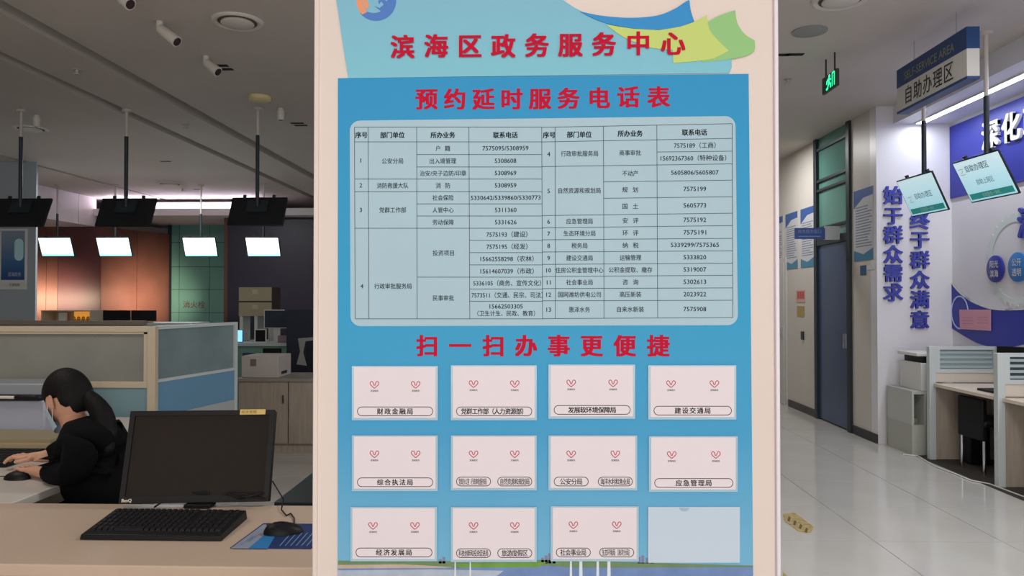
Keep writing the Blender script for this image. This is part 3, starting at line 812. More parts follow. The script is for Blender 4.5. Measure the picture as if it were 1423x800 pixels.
def wing(s0, s1, z0, z1, th=1.0):
    p = Bs + dv * s0; q = Bs + dv * s1
    return MB().prism([(p - nv * th) + UZ * z0, (q - nv * th) + UZ * z0, (q + nv * th) + UZ * z0, (p + nv * th) + UZ * z0], (0, 0, z1 - z0))


wing(0, L, 1.33, 1.352).build('top_rail', M_framew, pw, world=True)
wing(L - .035, L, 0, 1.33).build('end_post', M_framew, pw, world=True)
wing(0, L - .035, .985, 1.005).build('middle_rail', M_framew, pw, world=True)
wing(0, L - .035, 1.005, 1.33, .2).build('frosted_pane', mat('wing_glass', rgb(120, 140, 142), .2, noise=.15, nscale=4), pw, world=True)
wing(0, L - .035, .76, .985, .7).build('blue_panel', mat('wing_blue', rgb(104, 150, 180), .6), pw, world=True)
wing(0, L - .035, 0, .76, .8).build('lower_panel', mat('wing_lower', rgb(176, 180, 178), .5), pw, world=True)
# second partition further back
p2 = thing('partition_screen', 'second office partition, only its rail showing above the frosted one at the left', 'partition', (-4.6, 6.6, 0))
MB().box(-5.6, -3.48, 6.6, 6.66, 1.30, 1.335).build('top_rail', mat('rail_brown', rgb(140, 128, 116), .5), p2, world=True)
MB().box(-5.6, -3.48, 6.615, 6.645, 0, 1.30).build('panel', M_frost, p2, world=True)

# ------------------------------------------------------------------ the clerk
pe = thing('person', 'seated person in black jacket with dark ponytail and pale blue face mask, using a mouse', 'person', (-1.78, 3.12, 0))
M_skin = mat('skin', rgb(206, 156, 128), .5, noise=.05, nscale=20)
M_jacket = mat('black_jacket', rgb(10, 10, 13), .9, spec=.15, bump=.15, bscale=40)
M_hair = mat('black_hair', rgb(13, 10, 11), .65, spec=.25, bump=.3, bscale=90, stretch=(1, 1, .2))


def P3(px, py, d): return at(px, py, 1, d)


def skin(name, nodes, links, m, parent, sub=2, root=0):
    me = bpy.data.meshes.new(name)
    off = parent.location
    me.from_pydata([tuple(Vector(n[0]) - off) for n in nodes], links, [])
    o = bpy.data.objects.new(name, me); COL.objects.link(o); o.parent = parent
    md = o.modifiers.new('skin', 'SKIN'); md.use_smooth_shade = True
    if not me.skin_vertices: bpy.context.view_layer.update()
    for i, n in enumerate(nodes):
        sv = me.skin_vertices[0].data[i]; r = n[1]
        sv.radius = r if isinstance(r, tuple) else (r, r); sv.use_root = (i == root)
    s = o.modifiers.new('sub', 'SUBSURF'); s.levels = sub; s.render_levels = sub
    bpy.context.view_layer.update()
    dg = bpy.context.evaluated_depsgraph_get()
    me2 = bpy.data.meshes.new_from_object(o.evaluated_get(dg))
    o.modifiers.clear(); o.data = me2; me2.name = name
    me2.materials.clear(); me2.materials.append(m)
    me2.polygons.foreach_set('use_smooth', [True] * len(me2.polygons))
    return o


D = 3.12
hip = Vector((-1.79, D, .56)); bel = Vector((-1.80, D, .72)); che = P3(131, 645, D); che2 = P3(124, 612, D); nb = P3(108, 592, D + .02); nk = P3(98, 578, D + .03)
shL = P3(112, 618, D - .14); elL = P3(102, 690, D - .17); wrL = P3(56, 676, D - .03)
shR = P3(108, 616, D + .17); elR = P3(82, 672, D + .22); wrR = P3(57, 652, D + .16)
elL.z = max(elL.z, .835); wrL.z = .812; elR.z = max(elR.z, .84); wrR.z = .822
kneL = Vector((-2.20, D - .1, .55)); kneR = Vector((-2.20, D + .12, .55)); anL = Vector((-2.18, D - .1, .09)); anR = Vector((-2.18, D + .12, .09))
toL = Vector((-2.32, D - .1, .045)); toR = Vector((-2.32, D + .12, .045))
headc = P3(93, 555, D + .04)
nodes = [(hip, .11), (bel, .10), (che, .10), (che2, .09), (nb, .06), (nk, .05), (headc - Vector((0, 0, .02)), .06),
         (shL, .055), (elL, .042), (wrL, .026), (shR, .055), (elR, .042), (wrR, .026),
         (kneL, .065), (anL, .04), (toL, .035), (kneR, .065), (anR, .04), (toR, .035)]
links = [(0, 1), (1, 2), (2, 3), (3, 4), (4, 5), (5, 6), (3, 7), (7, 8), (8, 9), (3, 10), (10, 11), (11, 12), (0, 13), (13, 14), (14, 15), (0, 16), (16, 17), (17, 18)]


def add_hand(nodes, links, wi, wr, fwd, side, grip, tz=0.0):
    """palm and five fingers; fwd finger direction, side = thumb side"""
    up_ = Vector((0, 0, 1))
    pm = wr + fwd * .045 + up_ * .006
    nodes.append((pm, (.026, .017))); links.append((wi, len(nodes) - 1)); pi_ = len(nodes) - 1
    for k, (s, ln_, r_) in enumerate(((.030, .068, .0085), (.011, .078, .009), (-.009, .072, .0088), (-.028, .056, .008))):
        b = wr + fwd * .082 + side * s + up_ * .004
        m_ = b + fwd * ln_ * .42 + up_ * .006; e1 = m_ + fwd * ln_ * .33 + up_ * (-.008 - grip * .4); e2 = e1 + fwd * ln_ * .25 + up_ * (-.012 - grip * .4)
        e1.z = max(e1.z, ZT + .01); e2.z = max(e2.z, ZT + .008)
        prev = pi_
        for q in (b, m_, e1, e2):
            nodes.append((q, r_ if q is not e2 else r_ * .8)); links.append((prev, len(nodes) - 1)); prev = len(nodes) - 1
    prev = pi_
    for q, r_ in ((wr + fwd * .03 + side * .032 + up_ * -.002, .011), (wr + fwd * .062 + side * .048 + up_ * -.006, .0095), (wr + fwd * .09 + side * .048 + up_ * -.01, .0085)):
        q.z = max(q.z, ZT + .01)
        nodes.append((q, r_)); links.append((prev, len(nodes) - 1)); prev = len(nodes) - 1


wrR.z = .83
add_hand(nodes, links, 12, wrR, Vector((-1, .02, -.02)).normalized(), Vector((0, -1, 0)), .012)
add_hand(nodes, links, 9, wrL, Vector((-.92, .38, 0)).normalized(), Vector((.38, .92, 0)).normalized(), .008)
body = skin('body', nodes, links, M_skin, pe, 2)
# jacket
jn = [(hip + Vector((0, 0, -.02)), .15), (bel + Vector((.01, 0, 0)), .15), (P3(133, 668, D), .145), (P3(131, 640, D), .15), (P3(128, 614, D), .135), (P3(112, 591, D + .02), .07),
      (shL + Vector((.02, -.01, 0)), .08), (elL.lerp(shL, .5) + Vector((.015, -.015, 0)), .07), (elL, .06), (elL.lerp(wrL, .82), .045),
      (shR + Vector((.02, .01, 0)), .08), (elR.lerp(shR, .5), .066), (elR, .056), (elR.lerp(wrR, .85), .043), (P3(152, 618, D), .092), (P3(156, 665, D), .085), (P3(147, 594, D + .10), .085)]
jl = [(0, 1), (1, 2), (2, 3), (3, 4), (4, 5), (4, 6), (6, 7), (7, 8), (8, 9), (4, 10), (10, 11), (11, 12), (12, 13), (3, 14), (14, 15), (14, 16)]
skin('jacket', jn, jl, M_jacket, pe, 2)
tr = [(hip, .15), (kneL, .085), (anL + Vector((0, 0, .05)), .06), (kneR, .085), (anR + Vector((0, 0, .05)), .06)]
skin('trousers', tr, [(0, 1), (1, 2), (0, 3), (3, 4)], M_jacket, pe, 2)
# head: local +x face, z up
HR = Matrix.Rotation(R(158), 3, 'Z') @ Matrix.Rotation(R(30), 3, 'Y')


def headmesh():
    mb = MB(); n, m = 28, 20
    mb.ball((0, 0, 0), .092, .074, .112, n, m)
    out = []
    for x, y, z in mb.v:
        f = max(0, x / .092)
        if z < -.01: s = 1 - .28 * min(1, (-z - .01) / .1); y *= s; x = x * (1 - .1 * min(1, (-z) / .1)) + (.012 * f)
        g = math.exp(-((y / .011) ** 2)) * math.exp(-(((z + .012) / .02) ** 2)) * f
        x += .022 * g
        for sy in (-.03, .03):
            x -= .009 * math.exp(-(((y - sy) / .014) ** 2)) * math.exp(-(((z - .014) / .012) ** 2)) * f
        x += .004 * math.exp(-((y / .02) ** 2)) * math.exp(-(((z + .055) / .008) ** 2)) * f
        x += .008 * math.exp(-((y / .022) ** 2)) * math.exp(-(((z + .095) / .018) ** 2)) * f
        out.append((x, y, z))
    mb.v = out; return mb


def hplace(mb, off=Vector((0, 0, 0))):
    mb.v = [tuple(HR @ (Vector(p) + off) + headc) for p in mb.v]; return mb


hd_ = hplace(headmesh()).build('head', M_skin, pe, world=True)
for sy in (-1, 1):
    e = MB()
    e.ball((0, 0, 0), .019, .009, .034, 14, 10); e.v = [(x * (1 + .3 * z / .034) - .006, sy * (.078 + y + abs(x) * .3), z - .006) for x, y, z in e.v]
    hplace(e, Vector((-.004, 0, 0))).build('ear', M_skin, hd_, world=True)
    e = MB().ball((.0755, sy * .03, .014), .011, .011, .011, 12, 8); hplace(e).build('eye', mat('eye_white', rgb(220, 215, 210), .2), hd_, world=True)
    e = MB().ball((.0842, sy * .03, .013), .004, .005, .005, 10, 6); hplace(e).build('iris', mat('iris_dark', rgb(30, 20, 16), .2), hd_, world=True)
    e = MB().tube([(.083, sy * .016, .033), (.084, sy * .03, .038), (.074, sy * .046, .033)], [.002, .003, .0015], 6); hplace(e).build('eyebrow', M_hair, hd_, world=True)
hplace(MB().tube([(.093, -.02, -.052), (.099, 0, -.05), (.093, .02, -.052)], [.003, .006, .003], 8)).build('mouth', mat('lips', rgb(170, 90, 84), .5), hd_, world=True)
# mask
mk = MB(); nu, nw = 12, 8; g_ = []
for i in range(nw + 1):
    for j in range(nu + 1):
        u = -1 + 2 * j / nu; v = i / nw
        a = u * R(78); z = -.105 + v * .088
        sc_ = 1 - .2 * max(0, (-z - .03) / .09)
        bulge = .018 * math.exp(-(u / .45) ** 2) * math.sin(PI * min(1, v * .9 + .12))
        g_.append((.103 * math.cos(a) * (1 if z > -.05 else .99) + bulge, .083 * math.sin(a) * sc_, z))
mk.add(g_, [(i * (nu + 1) + j, i * (nu + 1) + j + 1, (i + 1) * (nu + 1) + j + 1, (i + 1) * (nu + 1) + j) for i in range(nw) for j in range(nu)])
mk_o = hplace(mk).build('face_mask', mat('mask_blue', rgb(176, 198, 212), .7, bump=.2, bscale=50), pe, world=True)
for sy in (-1, 1):
    hplace(MB().tube([(.03, sy * .079, -.03), (.0, sy * .083, .01), (-.018, sy * .082, .0), (-.004, sy * .08, -.035), (.02, sy * .077, -.075)], .0013, 6)).build('ear_loop', mat('loop_white', rgb(220, 224, 226), .6), mk_o, world=True)
# hair
hr = MB(); n, m = 32, 22; hr.ball((0, 0, 0), .107, .089, .122, n, m); out = []
for x, y, z in hr.v:
    z += .012; x -= .014
    # hairline: pull the front below the brow and the low sides inward so the face and ear stay clear
    if x > .045 and z < .045: k = min(1, (.045 - z) / .03); x = x * (1 - .5 * k); y *= (1 - .28 * k)
    if -.045 < x <= .06 and z < .02: k = min(1, (.02 - z) / .03); y *= (1 - .34 * k)
    if z < -.05 and x > -.06: z = -.05 + (z + .05) * .1; y *= .8
    out.append((x, y, z))
hr.v = out
hair = hplace(hr).build('hair', M_hair, pe, world=True)
back = [P3(112, 550, D + .03), P3(128, 556, D + .02), P3(142, 572, D), P3(149, 596, D - .02), P3(150, 636, D - .10)]
MB().tube(back, [.05, .036, .046, .045, .02], 16).build('ponytail', M_hair, hair, world=True, sub=1)
# her chair
ch = thing('office_chair', 'dark office chair under the seated clerk', 'chair', (-1.58, D, 0))
MB().box(-2.0, -1.56, D - .25, D + .25, .33, .38).build('seat', M_black, ch, world=True, bevel=.02)
MB().tube([(-1.78, D, .06), (-1.78, D, .33)], .03, 12).build('column', M_chrome, ch, world=True)
for k in range(5):
    a = 2 * PI * k / 5 + .3
    MB().tube([(-1.78, D, .09), (-1.78 + .28 * math.cos(a), D + .28 * math.sin(a), .05)], [.025, .015], 8).build('leg', M_black, ch, world=True)

# ------------------------------------------------------------------ hung screens
scr_mat = ramp_mat('lit_screen', [(0, rgb(150, 230, 240)), (.08, rgb(150, 232, 240)), (.2, rgb(228, 250, 252)), (1, rgb(232, 248, 252))], 1, -.17, .17, .3, emit=1.5, noise=.02)


def tv(label, c, yaw, tilt, w_, h_, poletop, group, face='lit', zs=3.28, px=None, th=.03):
    c = Vector(c)
    t = thing('hanging_screen', label, 'screen', (c.x, c.y, c.z), group)
    F = frame3(yaw, tilt)
    sh = MB().box(-w_ / 2, w_ / 2, -h_ / 2, h_ / 2, -th, 0, F).build('casing', mat('tv_shell', rgb(26, 28, 34), .4), t, bevel=.005)
    s2 = MB().box(-w_ / 2 + .012, w_ / 2 - .012, -h_ / 2 + .012, h_ / 2 - .012, -.001, .002)
    o = s2.build('display', scr_mat if face == 'lit' else face, t); o.matrix_local = F
    n = F.to_3x3() @ Vector((0, 0, 1)); v = F.to_3x3() @ Vector((0, 1, 0))
    jb = -n * .05 + v * .05
    MB().box(-.11, .11, -.02, .12, -.055, -.03, F).build('wall_plate', M_dark, t)
    if px: jb = Vector(px) - c
    MB().tube([jb, (jb.x, jb.y, zs - c.z)], .02, 12).build('pole', M_dark, t)
    MB().tube([(jb.x, jb.y, zs - c.z), (jb.x, jb.y, poletop - c.z)], .016, 12).build('upper_sleeve', M_ceil, t)
    MB().tube([(jb.x, jb.y, poletop - c.z - .02), (jb.x, jb.y, poletop - c.z)], .05, 16).build('ceiling_rose', M_ceil, t)
    for s_ in (-.1, .1):
        MB().box(s_ * 1.6 - .015, s_ * 1.6 + .015, h_ / 2 - .01, h_ / 2 + .018, -.05, -.03, F).build('hook', M_dark, t)
    return t, F


g1 = 'screens seen from the back over the left partition'
for lab, x, y in (('black back of a hanging screen, leftmost of the three dark ones', -5.57, 8.0), ('black back of a hanging screen, middle of the three dark ones', -4.42, 8.02), ('black back of a hanging screen, nearest the cream pillar', -2.98, 8.0)):
    F = frame3(PI, .44); n = F.to_3x3() @ Vector((0, 0, 1))
    tv(lab, (x, y, 2.455), PI, .44, .60, .35, ZC, g1)
g2 = 'lit white screens hanging at the far left'
for lab, x, y in (('glowing white screen in front of the copper wall, beside the grey pillar', 78, 13.2), ('glowing white screen in front of the copper wall, second from the grey pillar', 158.5, 13.2), ('glowing white screen in front of the green glass wall', 278, 13.3), ('glowing white screen in front of the dark wall, nearest the cream pillar', 365.5, 13.2)):
    p_ = at(x, 343, 1, y); tv(lab, (p_.x, y, p_.z), 0.0, .38, .6, .36, ZC, g2, zs=3.05)
scr2 = ramp_mat('service_screen', [(0, rgb(160, 214, 228)), (.5, rgb(182, 224, 236)), (1, rgb(208, 234, 242))], 1, -.17, .17, .3, emit=.62, noise=.05)
for lab, c, tl, l1, l2 in (('hanging screen with pale blue display, the farther one, over the slogan wall', (3.36, 6.69, 2.435), .42, '自助办理区', ''), ('hanging screen with pale blue display and dark title, below the box sign', (3.42, 5.87, 2.455), .46, '自助办理区', '自助上网区')):
    t, F = tv(lab, c, R(-87), tl, .56, .36, ZC, 'screens over the self-service desks', scr2, zs=3.08, th=.014)
    if tl == .46:
        m1 = MB(); write(m1, l1, Vector((-.02, .10, .003)), UX, Vector((0, 1, 0)), UZ, .06, .27, bold=.01); write(m1, l2, Vector((0, -.02, .003)), UX, Vector((0, 1, 0)), UZ, .05, .2)
    else:
        m1 = MB(); write(m1, l1, Vector((.03, .0, .003)), UX, Vector((0, 1, 0)), UZ, .06, .26)
    o = m1.build('display_text', mat('display_ink', rgb(60, 100, 110), .5), t); o.matrix_local = F
    m1 = MB()
    q = (-.21, .085) if tl == .46 else (-.18, -.02)
    write(m1, 'Ⓘ' if False else '✓', Vector((q[0], q[1], .003)), UX, Vector((0, 1, 0)), UZ, .05)
    m1.box(q[0] - .03, q[0] + .03, q[1] + .022, q[1] + .026, .002, .003).box(q[0] - .03, q[0] + .03, q[1] - .026, q[1] - .022, .002, .003)
    o = m1.build('display_emblem', mat('display_red', rgb(226, 120, 120), .5), t); o.matrix_local = F
    o = MB().box(-.25, .25, -.155, -.105, .002, .003).build('display_band', mat('display_green', rgb(50, 150, 146), .4, emit=.3), t); o.matrix_local = F
    m1 = MB(); write(m1, '自助服务一体机', Vector((0, -.13, .0034)), UX, Vector((0, 1, 0)), UZ, .035, .2)
    o = m1.build('band_text', mat('band_ink', rgb(200, 236, 228), .5), t); o.matrix_local = F

# ------------------------------------------------------------------ hanging signs on the right
sg = thing('hanging_sign', 'navy and white box sign for the self-service area hanging from the ceiling', 'sign', (2.99, 5.75, 3.2))
MB().box(2.95, 3.035, 5.25, 6.25, 3.055, 3.245).build('white_panel', mat('sign_white', rgb(206, 204, 198), .4), sg, world=True)
MB().box(2.948, 3.037, 5.248, 6.252, 3.245, 3.395).build('navy_band', mat('sign_navy', rgb(36, 66, 116), .4), sg, world=True)
MB().box(2.948, 3.037, 5.248, 6.252, 3.035, 3.055).build('navy_foot', mat('sign_navy', rgb(36, 66, 116), .4), sg, world=True)
NX = Vector((-1, 0, 0)); UYm = Vector((0, -1, 0))
mb = MB()
for k, chh in enumerate('自助办理区'):
    write(mb, chh, Vector((2.9475, 6.06 - k * .145, 3.15)), UYm, UZ, NX, .15, .125, bold=.01)
mb.build('lettering', mat('sign_ink', rgb(46, 50, 54), .5), sg, world=True)
mb = MB(); write(mb, 'SELF-SERVICE AREA', Vector((2.9465, 5.76, 3.31)), UYm, UZ, NX, .09, .72, bold=.005)
mb.build('small_lettering', mat('sign_gold', rgb(140, 142, 104), .5), sg, world=True)
for y in (5.45, 6.05):
    MB().tube([(2.99, y, 3.395), (2.99, y, ZC)], .003, 6).build('hanging_wire', M_chrome, sg, world=True)
ex = thing('exit_sign', 'small green glowing emergency exit sign hanging on two rods', 'exit sign', (2.47, 6.4, 3.35))
MB().box(2.46, 2.485, 6.25, 6.56, 3.28, 3.42).build('case', mat('exit_case', rgb(52, 66, 60), .4), ex, world=True, bevel=.003)
mb = MB(); G = mat('exit_green', rgb(40, 235, 150), emit=2.2)
O_ = Vector((2.457, 6.40, 3.35))


def eq(u0, v0, u1, v1, th=.018):
    a = Vector((0, -u0, v0)); b = Vector((0, -u1, v1)); d = (b - a).normalized(); nn = Vector((0, -d.z, d.y)) * th / 2
    mb.face([O_ + a + nn, O_ + b + nn, O_ + b - nn, O_ + a - nn])


mb.face([O_ + Vector((0, -.01 - .016 * math.cos(R(a)), .045 + .016 * math.sin(R(a)))) for a in range(0, 360, 30)])
eq(.0, .03, -.01, -.01, .03); eq(-.01, -.01, .035, -.02); eq(.035, -.02, .03, -.055); eq(-.01, -.01, -.03, -.05); eq(-.03, -.05, -.06, -.05); eq(.0, .025, .045, .01, .013); eq(.0, .025, -.045, .015, .013); eq(-.045, .015, -.05, -.012, .012)
for q in ((.07, .055, .07, -.055), (.07, .055, .115, .055), (.115, .055, .115, -.055)): eq(*q, .012)
mb.build('running_figure', G, ex, world=True)
for y in (6.31, 6.50):
    MB().tube([(2.472, y, 3.42), (2.472, y, ZC)], .007, 8).build('rod', M_dark, ex, world=True)

# ------------------------------------------------------------------ slogans and panel on the right walls
YW = 8.1


def col_text(chars, px, pys, lab):
    t = thing('wall_lettering', lab, 'lettering', at(px, (pys[0] + pys[-1]) / 2, 1, YW), 'blue slogan columns on the white wall')
    for chh, py in zip(chars, pys):
        m = MB(); s_ = YW / FPX
        write(m, chh, at(px, py, 1, YW - .016), UX, UZ, NY, 26 * s_, 24.5 * s_, bold=.026, ext=.012)
        m.build('character', M_navy, t, world=True)


col_text('始于群众需求', 1241, (271, 299.5, 326, 353, 379, 406), 'raised blue characters in a column, the left slogan on the white wall')
col_text('终于群众满意', 1278, (306, 333, 361, 388.5, 416, 444), 'raised blue characters in a column, the right slogan on the white wall')
XW = 4.38


def W(px, py, off=0.0): p = at(px, py, 0, XW - off); return p


npn = thing('navy_panel', 'navy blue header panel with raised white characters on the right wall', 'wall panel', (XW, 6, 3.0))
MB().box(XW - .02, XW - .001, 2.5, 8.09, 2.585, 3.34).build('panel_board', M_navyp, npn, world=True)
for k, chh in enumerate('深化政务服务改革'):
    m = MB(); write(m, chh, Vector((XW - .035, 7.34 - k * .315, 3.10 + k * 0.0)), UYm, UZ, NX, .285, .255, bold=.03, ext=.014)
    m.build('character', M_white, npn, world=True)


def wpoly(pts, off, t=.006): return MB().prism([W(a, b, off) for a, b in pts], (t, 0, 0))


sw = thing('swoosh_panel', 'navy crescent panel with white outlined ring on the right wall above the desks', 'wall panel', W(1370, 450))
top = smooth_curve([(1320, 392), (1335, 409), (1355, 422), (1380, 430), (1410, 431), (1450, 428)], 4)
bot = smooth_curve([(1450, 470), (1423, 478), (1395, 483), (1365, 479), (1342, 468), (1321, 455)], 4)
wpoly(top + bot, .008, .0065).build('crescent', M_navyp, sw, world=True)
e_ = MB(); tp2 = [(a, b - 1.8) for a, b in top]
for q in range(len(top) - 1):
    e_.prism([W(*top[q], .012), W(*top[q + 1], .012), W(*tp2[q + 1], .012), W(*tp2[q], .012)], (.004, 0, 0))
e_.build('white_edge', M_white, sw, world=True)
cc = at(1335, 434, 0, XW); ra, rb = abs(W(1323, 434).y - W(1347, 434).y) / 2, 23 * cc.y / FPX
e_ = MB()
for q in range(28):
    a0, a1 = 2 * PI * q / 28, 2 * PI * (q + 1) / 28
    f_ = lambda a, k: Vector((XW - .013, cc.y + ra * k * math.cos(a), cc.z + rb * k * math.sin(a)))
    e_.prism([f_(a0, 1), f_(a1, 1), f_(a1, .92), f_(a0, .92)], (.004, 0, 0))
e_.build('ring_outline', mat('ring_white', rgb(190, 205, 240), .4), sw, world=True)
nt_ = thing('paper_notice', 'pink paper notice stuck over the navy crescent panel', 'notice', W(1355, 445))
wpoly([(1333, 430), (1377, 430), (1377, 459.5), (1334, 457)], .016, .002).build('sheet', mat('pink_paper', rgb(222, 160, 176), .6), nt_, world=True)
m = MB()
for q in range(3): m.prism([W(1337, 441 + q * 4, .0165), W(1352, 441.5 + q * 4, .0165), W(1352, 442 + q * 4, .0165), W(1337, 441.5 + q * 4, .0165)], (.0003, 0, 0)); m.prism([W(1358, 440 + q * 4, .0165), W(1373, 440.5 + q * 4, .0165), W(1373, 441 + q * 4, .0165), W(1358, 440.5 + q * 4, .0165)], (.0003, 0, 0))
m.build('print_lines', mat('pink_ink', rgb(170, 110, 130), .6), nt_, world=True)
# gear ring
gr_ = thing('gear_ornament', 'pale green gear-shaped ring relief on the right wall above the crescent', 'wall ornament', (XW, 7.05, 1.85))
e_ = MB(); NT = 28; gc = Vector((XW - .002, 7.05, 1.885))
for q in range(NT * 2):
    a0, a1 = PI * q / NT, PI * (q + 1) / NT; ro = .43 if q % 2 else .405
    f_ = lambda a, r: gc + Vector((0, r * math.cos(a), r * math.sin(a)))
    e_.prism([f_(a0, ro), f_(a1, ro), f_(a1, .35), f_(a0, .35)], (-.004, 0, 0))
e_.build('toothed_ring', mat('gear_pale', rgb(212, 222, 218), .5), gr_, world=True)
for lab, px, py, c, l1, l2, r_ in (('round navy disc with white characters inside the gear ring', 1386.5, 373.5, (52, 56, 150), '阳光', '滨海', .128), ('round light blue disc with white characters at the right picture edge', 1418, 371, (50, 120, 190), '公开', '透明', .135)):
    p = W(px, py); t = thing('round_plaque', lab, 'plaque', p, 'round plaques on the gear')
    Mx = Matrix.Rotation(R(-90), 3, 'Y')
    MB().lathe([(r_, .012), (r_, .03), (r_ * .95, .034)], p, 32, Mx).build('disc', mat('disc_%d' % c[1], rgb(*c), .35), t, world=True)
    m = MB()
    write(m, l1, p + Vector((-.036, 0, .045)), UYm, UZ, NX, .075, .13, bold=.01); write(m, l2, p + Vector((-.036, 0, -.045)), UYm, UZ, NX, .075, .13, bold=.01)
    m.build('lettering', M_white, t, world=True)
m = thing('wall_lettering', 'raised navy character cut by the right picture edge, above the gear ring', 'lettering', W(1426, 308))
q = MB(); write(q, '满', W(1428, 308, .016), UYm, UZ, NX, .30, .25, bold=.03, ext=.012); q.build('character', M_navy, m, world=True)

# posters on the corridor wall
XC = 3.6


def C(px, py, off=.0): return at(px, py, 0, XC - off)


M_pp = mat('notice_paper', rgb(196, 196, 200), .5)
M_pb = mat('notice_blue', rgb(56, 92, 156), .5)
M_pt = mat('notice_teal', rgb(70, 130, 160), .5)
for lab, y0, y1, z0, z1 in (('tall printed regulation poster on the corridor wall, just left of the slogans', 8.12, 8.68, 1.95, 2.74), ('tall printed regulation poster on the corridor wall, left of the dark door frame', 9.88, 10.38, 1.95, 2.74), ('tall printed regulation poster on the corridor wall, second left of the dark door frame', 10.5, 11.0, 1.95, 2.74), ('tall printed regulation poster on the corridor wall, farthest, cut off by the cream pillar', 11.12, 11.62, 1.95, 2.74)):
    y0 += .02 if y0 < 9 else 0
    y0b, y1b = (8.17, 8.66) if y0 < 9 else (y0, y1)
    t = thing('wall_poster', lab, 'poster', (XC, (y0b + y1b) / 2, z0), 'regulation posters on the corridor wall')
    MB().box(XC - .006, XC, y0b, y1b, z0, z1).build('sheet', M_pp, t, world=True)
    f_ = lambda y, z: Vector((XC - .0065, y, z))
    MB().face([f_(y0b, z1), f_(y1b, z1), f_(y1b, z1 - .20), f_((y0b + y1b) / 2, z1 - .10), f_(y0b, z1 - .09)]).build('blue_head', M_pb, t, world=True)
    MB().face([f_(y0b, z0), f_(y1b, z0), f_(y1b, z0 + .12), f_((y0b + y1b) / 2, z0 + .07), f_(y0b, z0 + .13)]).build('teal_foot', M_pt, t, world=True)
    m = MB()
    for q in range(15):
        zq = z1 - .19 - q * .031; L_ = random.uniform(.3, .42)
        m.face([f_(y1b - .05, zq), f_(y1b - .05 - L_, zq), f_(y1b - .05 - L_, zq - .012), f_(y1b - .05, zq - .012)])
    m.build('print_lines', mat('notice_ink', rgb(120, 130, 150), .6), t, world=True)
t = thing('door_sign', 'blue and white flag sign projecting beside the dark door', 'sign', (3.58, 9.0, 2.3))
MB().box(3.05, 3.40, 9.0, 9.02, 2.235, 2.365).build('blue_plate', mat('flag_blue', rgb(50, 82, 150), .4), t, world=True)
MB().box(3.40, 3.57, 8.995, 9.025, 2.225, 2.385).build('white_plate', mat('flag_white', rgb(190, 194, 198), .4), t, world=True)
m = MB(); write(m, '政务服务窗口', Vector((3.22, 8.998, 2.325)), UX, UZ, NY, .05, .27); m.box(3.09, 3.35, 8.998, 8.999, 2.26, 2.27)
m.build('lettering', mat('flag_ink', rgb(130, 150, 200), .5), t, world=True)
for lab, q, c, nm in (('small blue plate on the corridor wall right of the door', (1196, 369, 1204, 382), (50, 90, 130), 'door_plate'), ('small white plate beside the blue plate on the corridor wall', (1205, 369, 1216, 374), (215, 215, 215), 'door_plate'),
                      ('small pink and red notice on the wall left of the dark door', (1107, 403, 1119, 420), (206, 160, 156), 'small_notice'), ('small yellow notice under the pink one left of the door', (1108, 425, 1118, 440), (168, 150, 86), 'small_notice')):
    x0, y0, x1, y1 = q; t = thing(nm, lab, 'notice', C(x0, y1))
    pa, pb_ = C(x0, y0), C(x1, y1)
    MB().box(XC - .006, XC, pb_.y, pa.y, pb_.z, pa.z).build('plate', mat(lab[:12] + str(c[0]), rgb(*c), .5), t, world=True)
    if c[0] == 206:
        m = MB()
        for k in range(3):
            yy = pa.y + (pb_.y - pa.y) * (.22 + .28 * k)
            m.box(XC - .0066, XC - .006, yy - .05, yy + .03, pb_.z + .1 * (pa.z - pb_.z) + .03, pa.z - .02)
        m.build('red_bars', mat('red_bars', rgb(190, 80, 80), .5), t, world=True)
tag(MB().box(XC - .02, XC, 10.28, 10.36, .98, 1.09).build('wall_switch', M_dark), 'tiny dark wall switch on the corridor wall beside the white door', 'switch')

# ------------------------------------------------------------------ desks on the right
struct(MB().box(3.68, 4.38, 1.0, 7.6, .004, .009).build('floor_mat', mat('dark_carpet', rgb(66, 60, 58), .8, bump=.3)))


def booth(label, y, z1, slat_col, group):
    t = thing('desk_partition', label, 'partition', (4.05, y, 0), group)
    MB().box(3.73, 3.79, y - .03, y + .03, .0, z1).build('post', M_framew, t, world=True, bevel=.004)
    MB().box(3.79, 4.36, y - .025, y + .025, z1 - .03, z1).build('top_rail', M_framew, t, world=True)
    MB().box(3.79, 4.36, y - .025, y + .025, z1 - .25, z1 - .215).build('middle_rail', M_framew, t, world=True)
    MB().box(3.79, 3.83, y - .025, y + .025, z1 - .215, z1 - .03).box(4.33, 4.36, y - .025, y + .025, z1 - .215, z1 - .03).build('side_rail', M_framew, t, world=True)
    MB().box(3.83, 4.33, y - .004, y + .004, z1 - .215, z1 - .03).build('glass', mat('booth_glass' + str(slat_col[0]), rgb(*slat_col), .15), t, world=True)
    for k in range(4):
        z = z1 - .205 + k * .045
        MB().box(3.835, 4.325, y - .012, y - .006, z, z + .022).build('slat', mat('slat_pale', rgb(168, 184, 188), .3), t, world=True)
    MB().box(3.79, 4.36, y - .015, y + .015, .74, z1 - .25).build('upper_board', mat('booth_cream', rgb(214, 204, 192), .5), t, world=True)
    MB().box(3.79, 4.36, y - .015, y + .015, .01, .70).build('lower_board', M_wood, t, world=True)
    return t


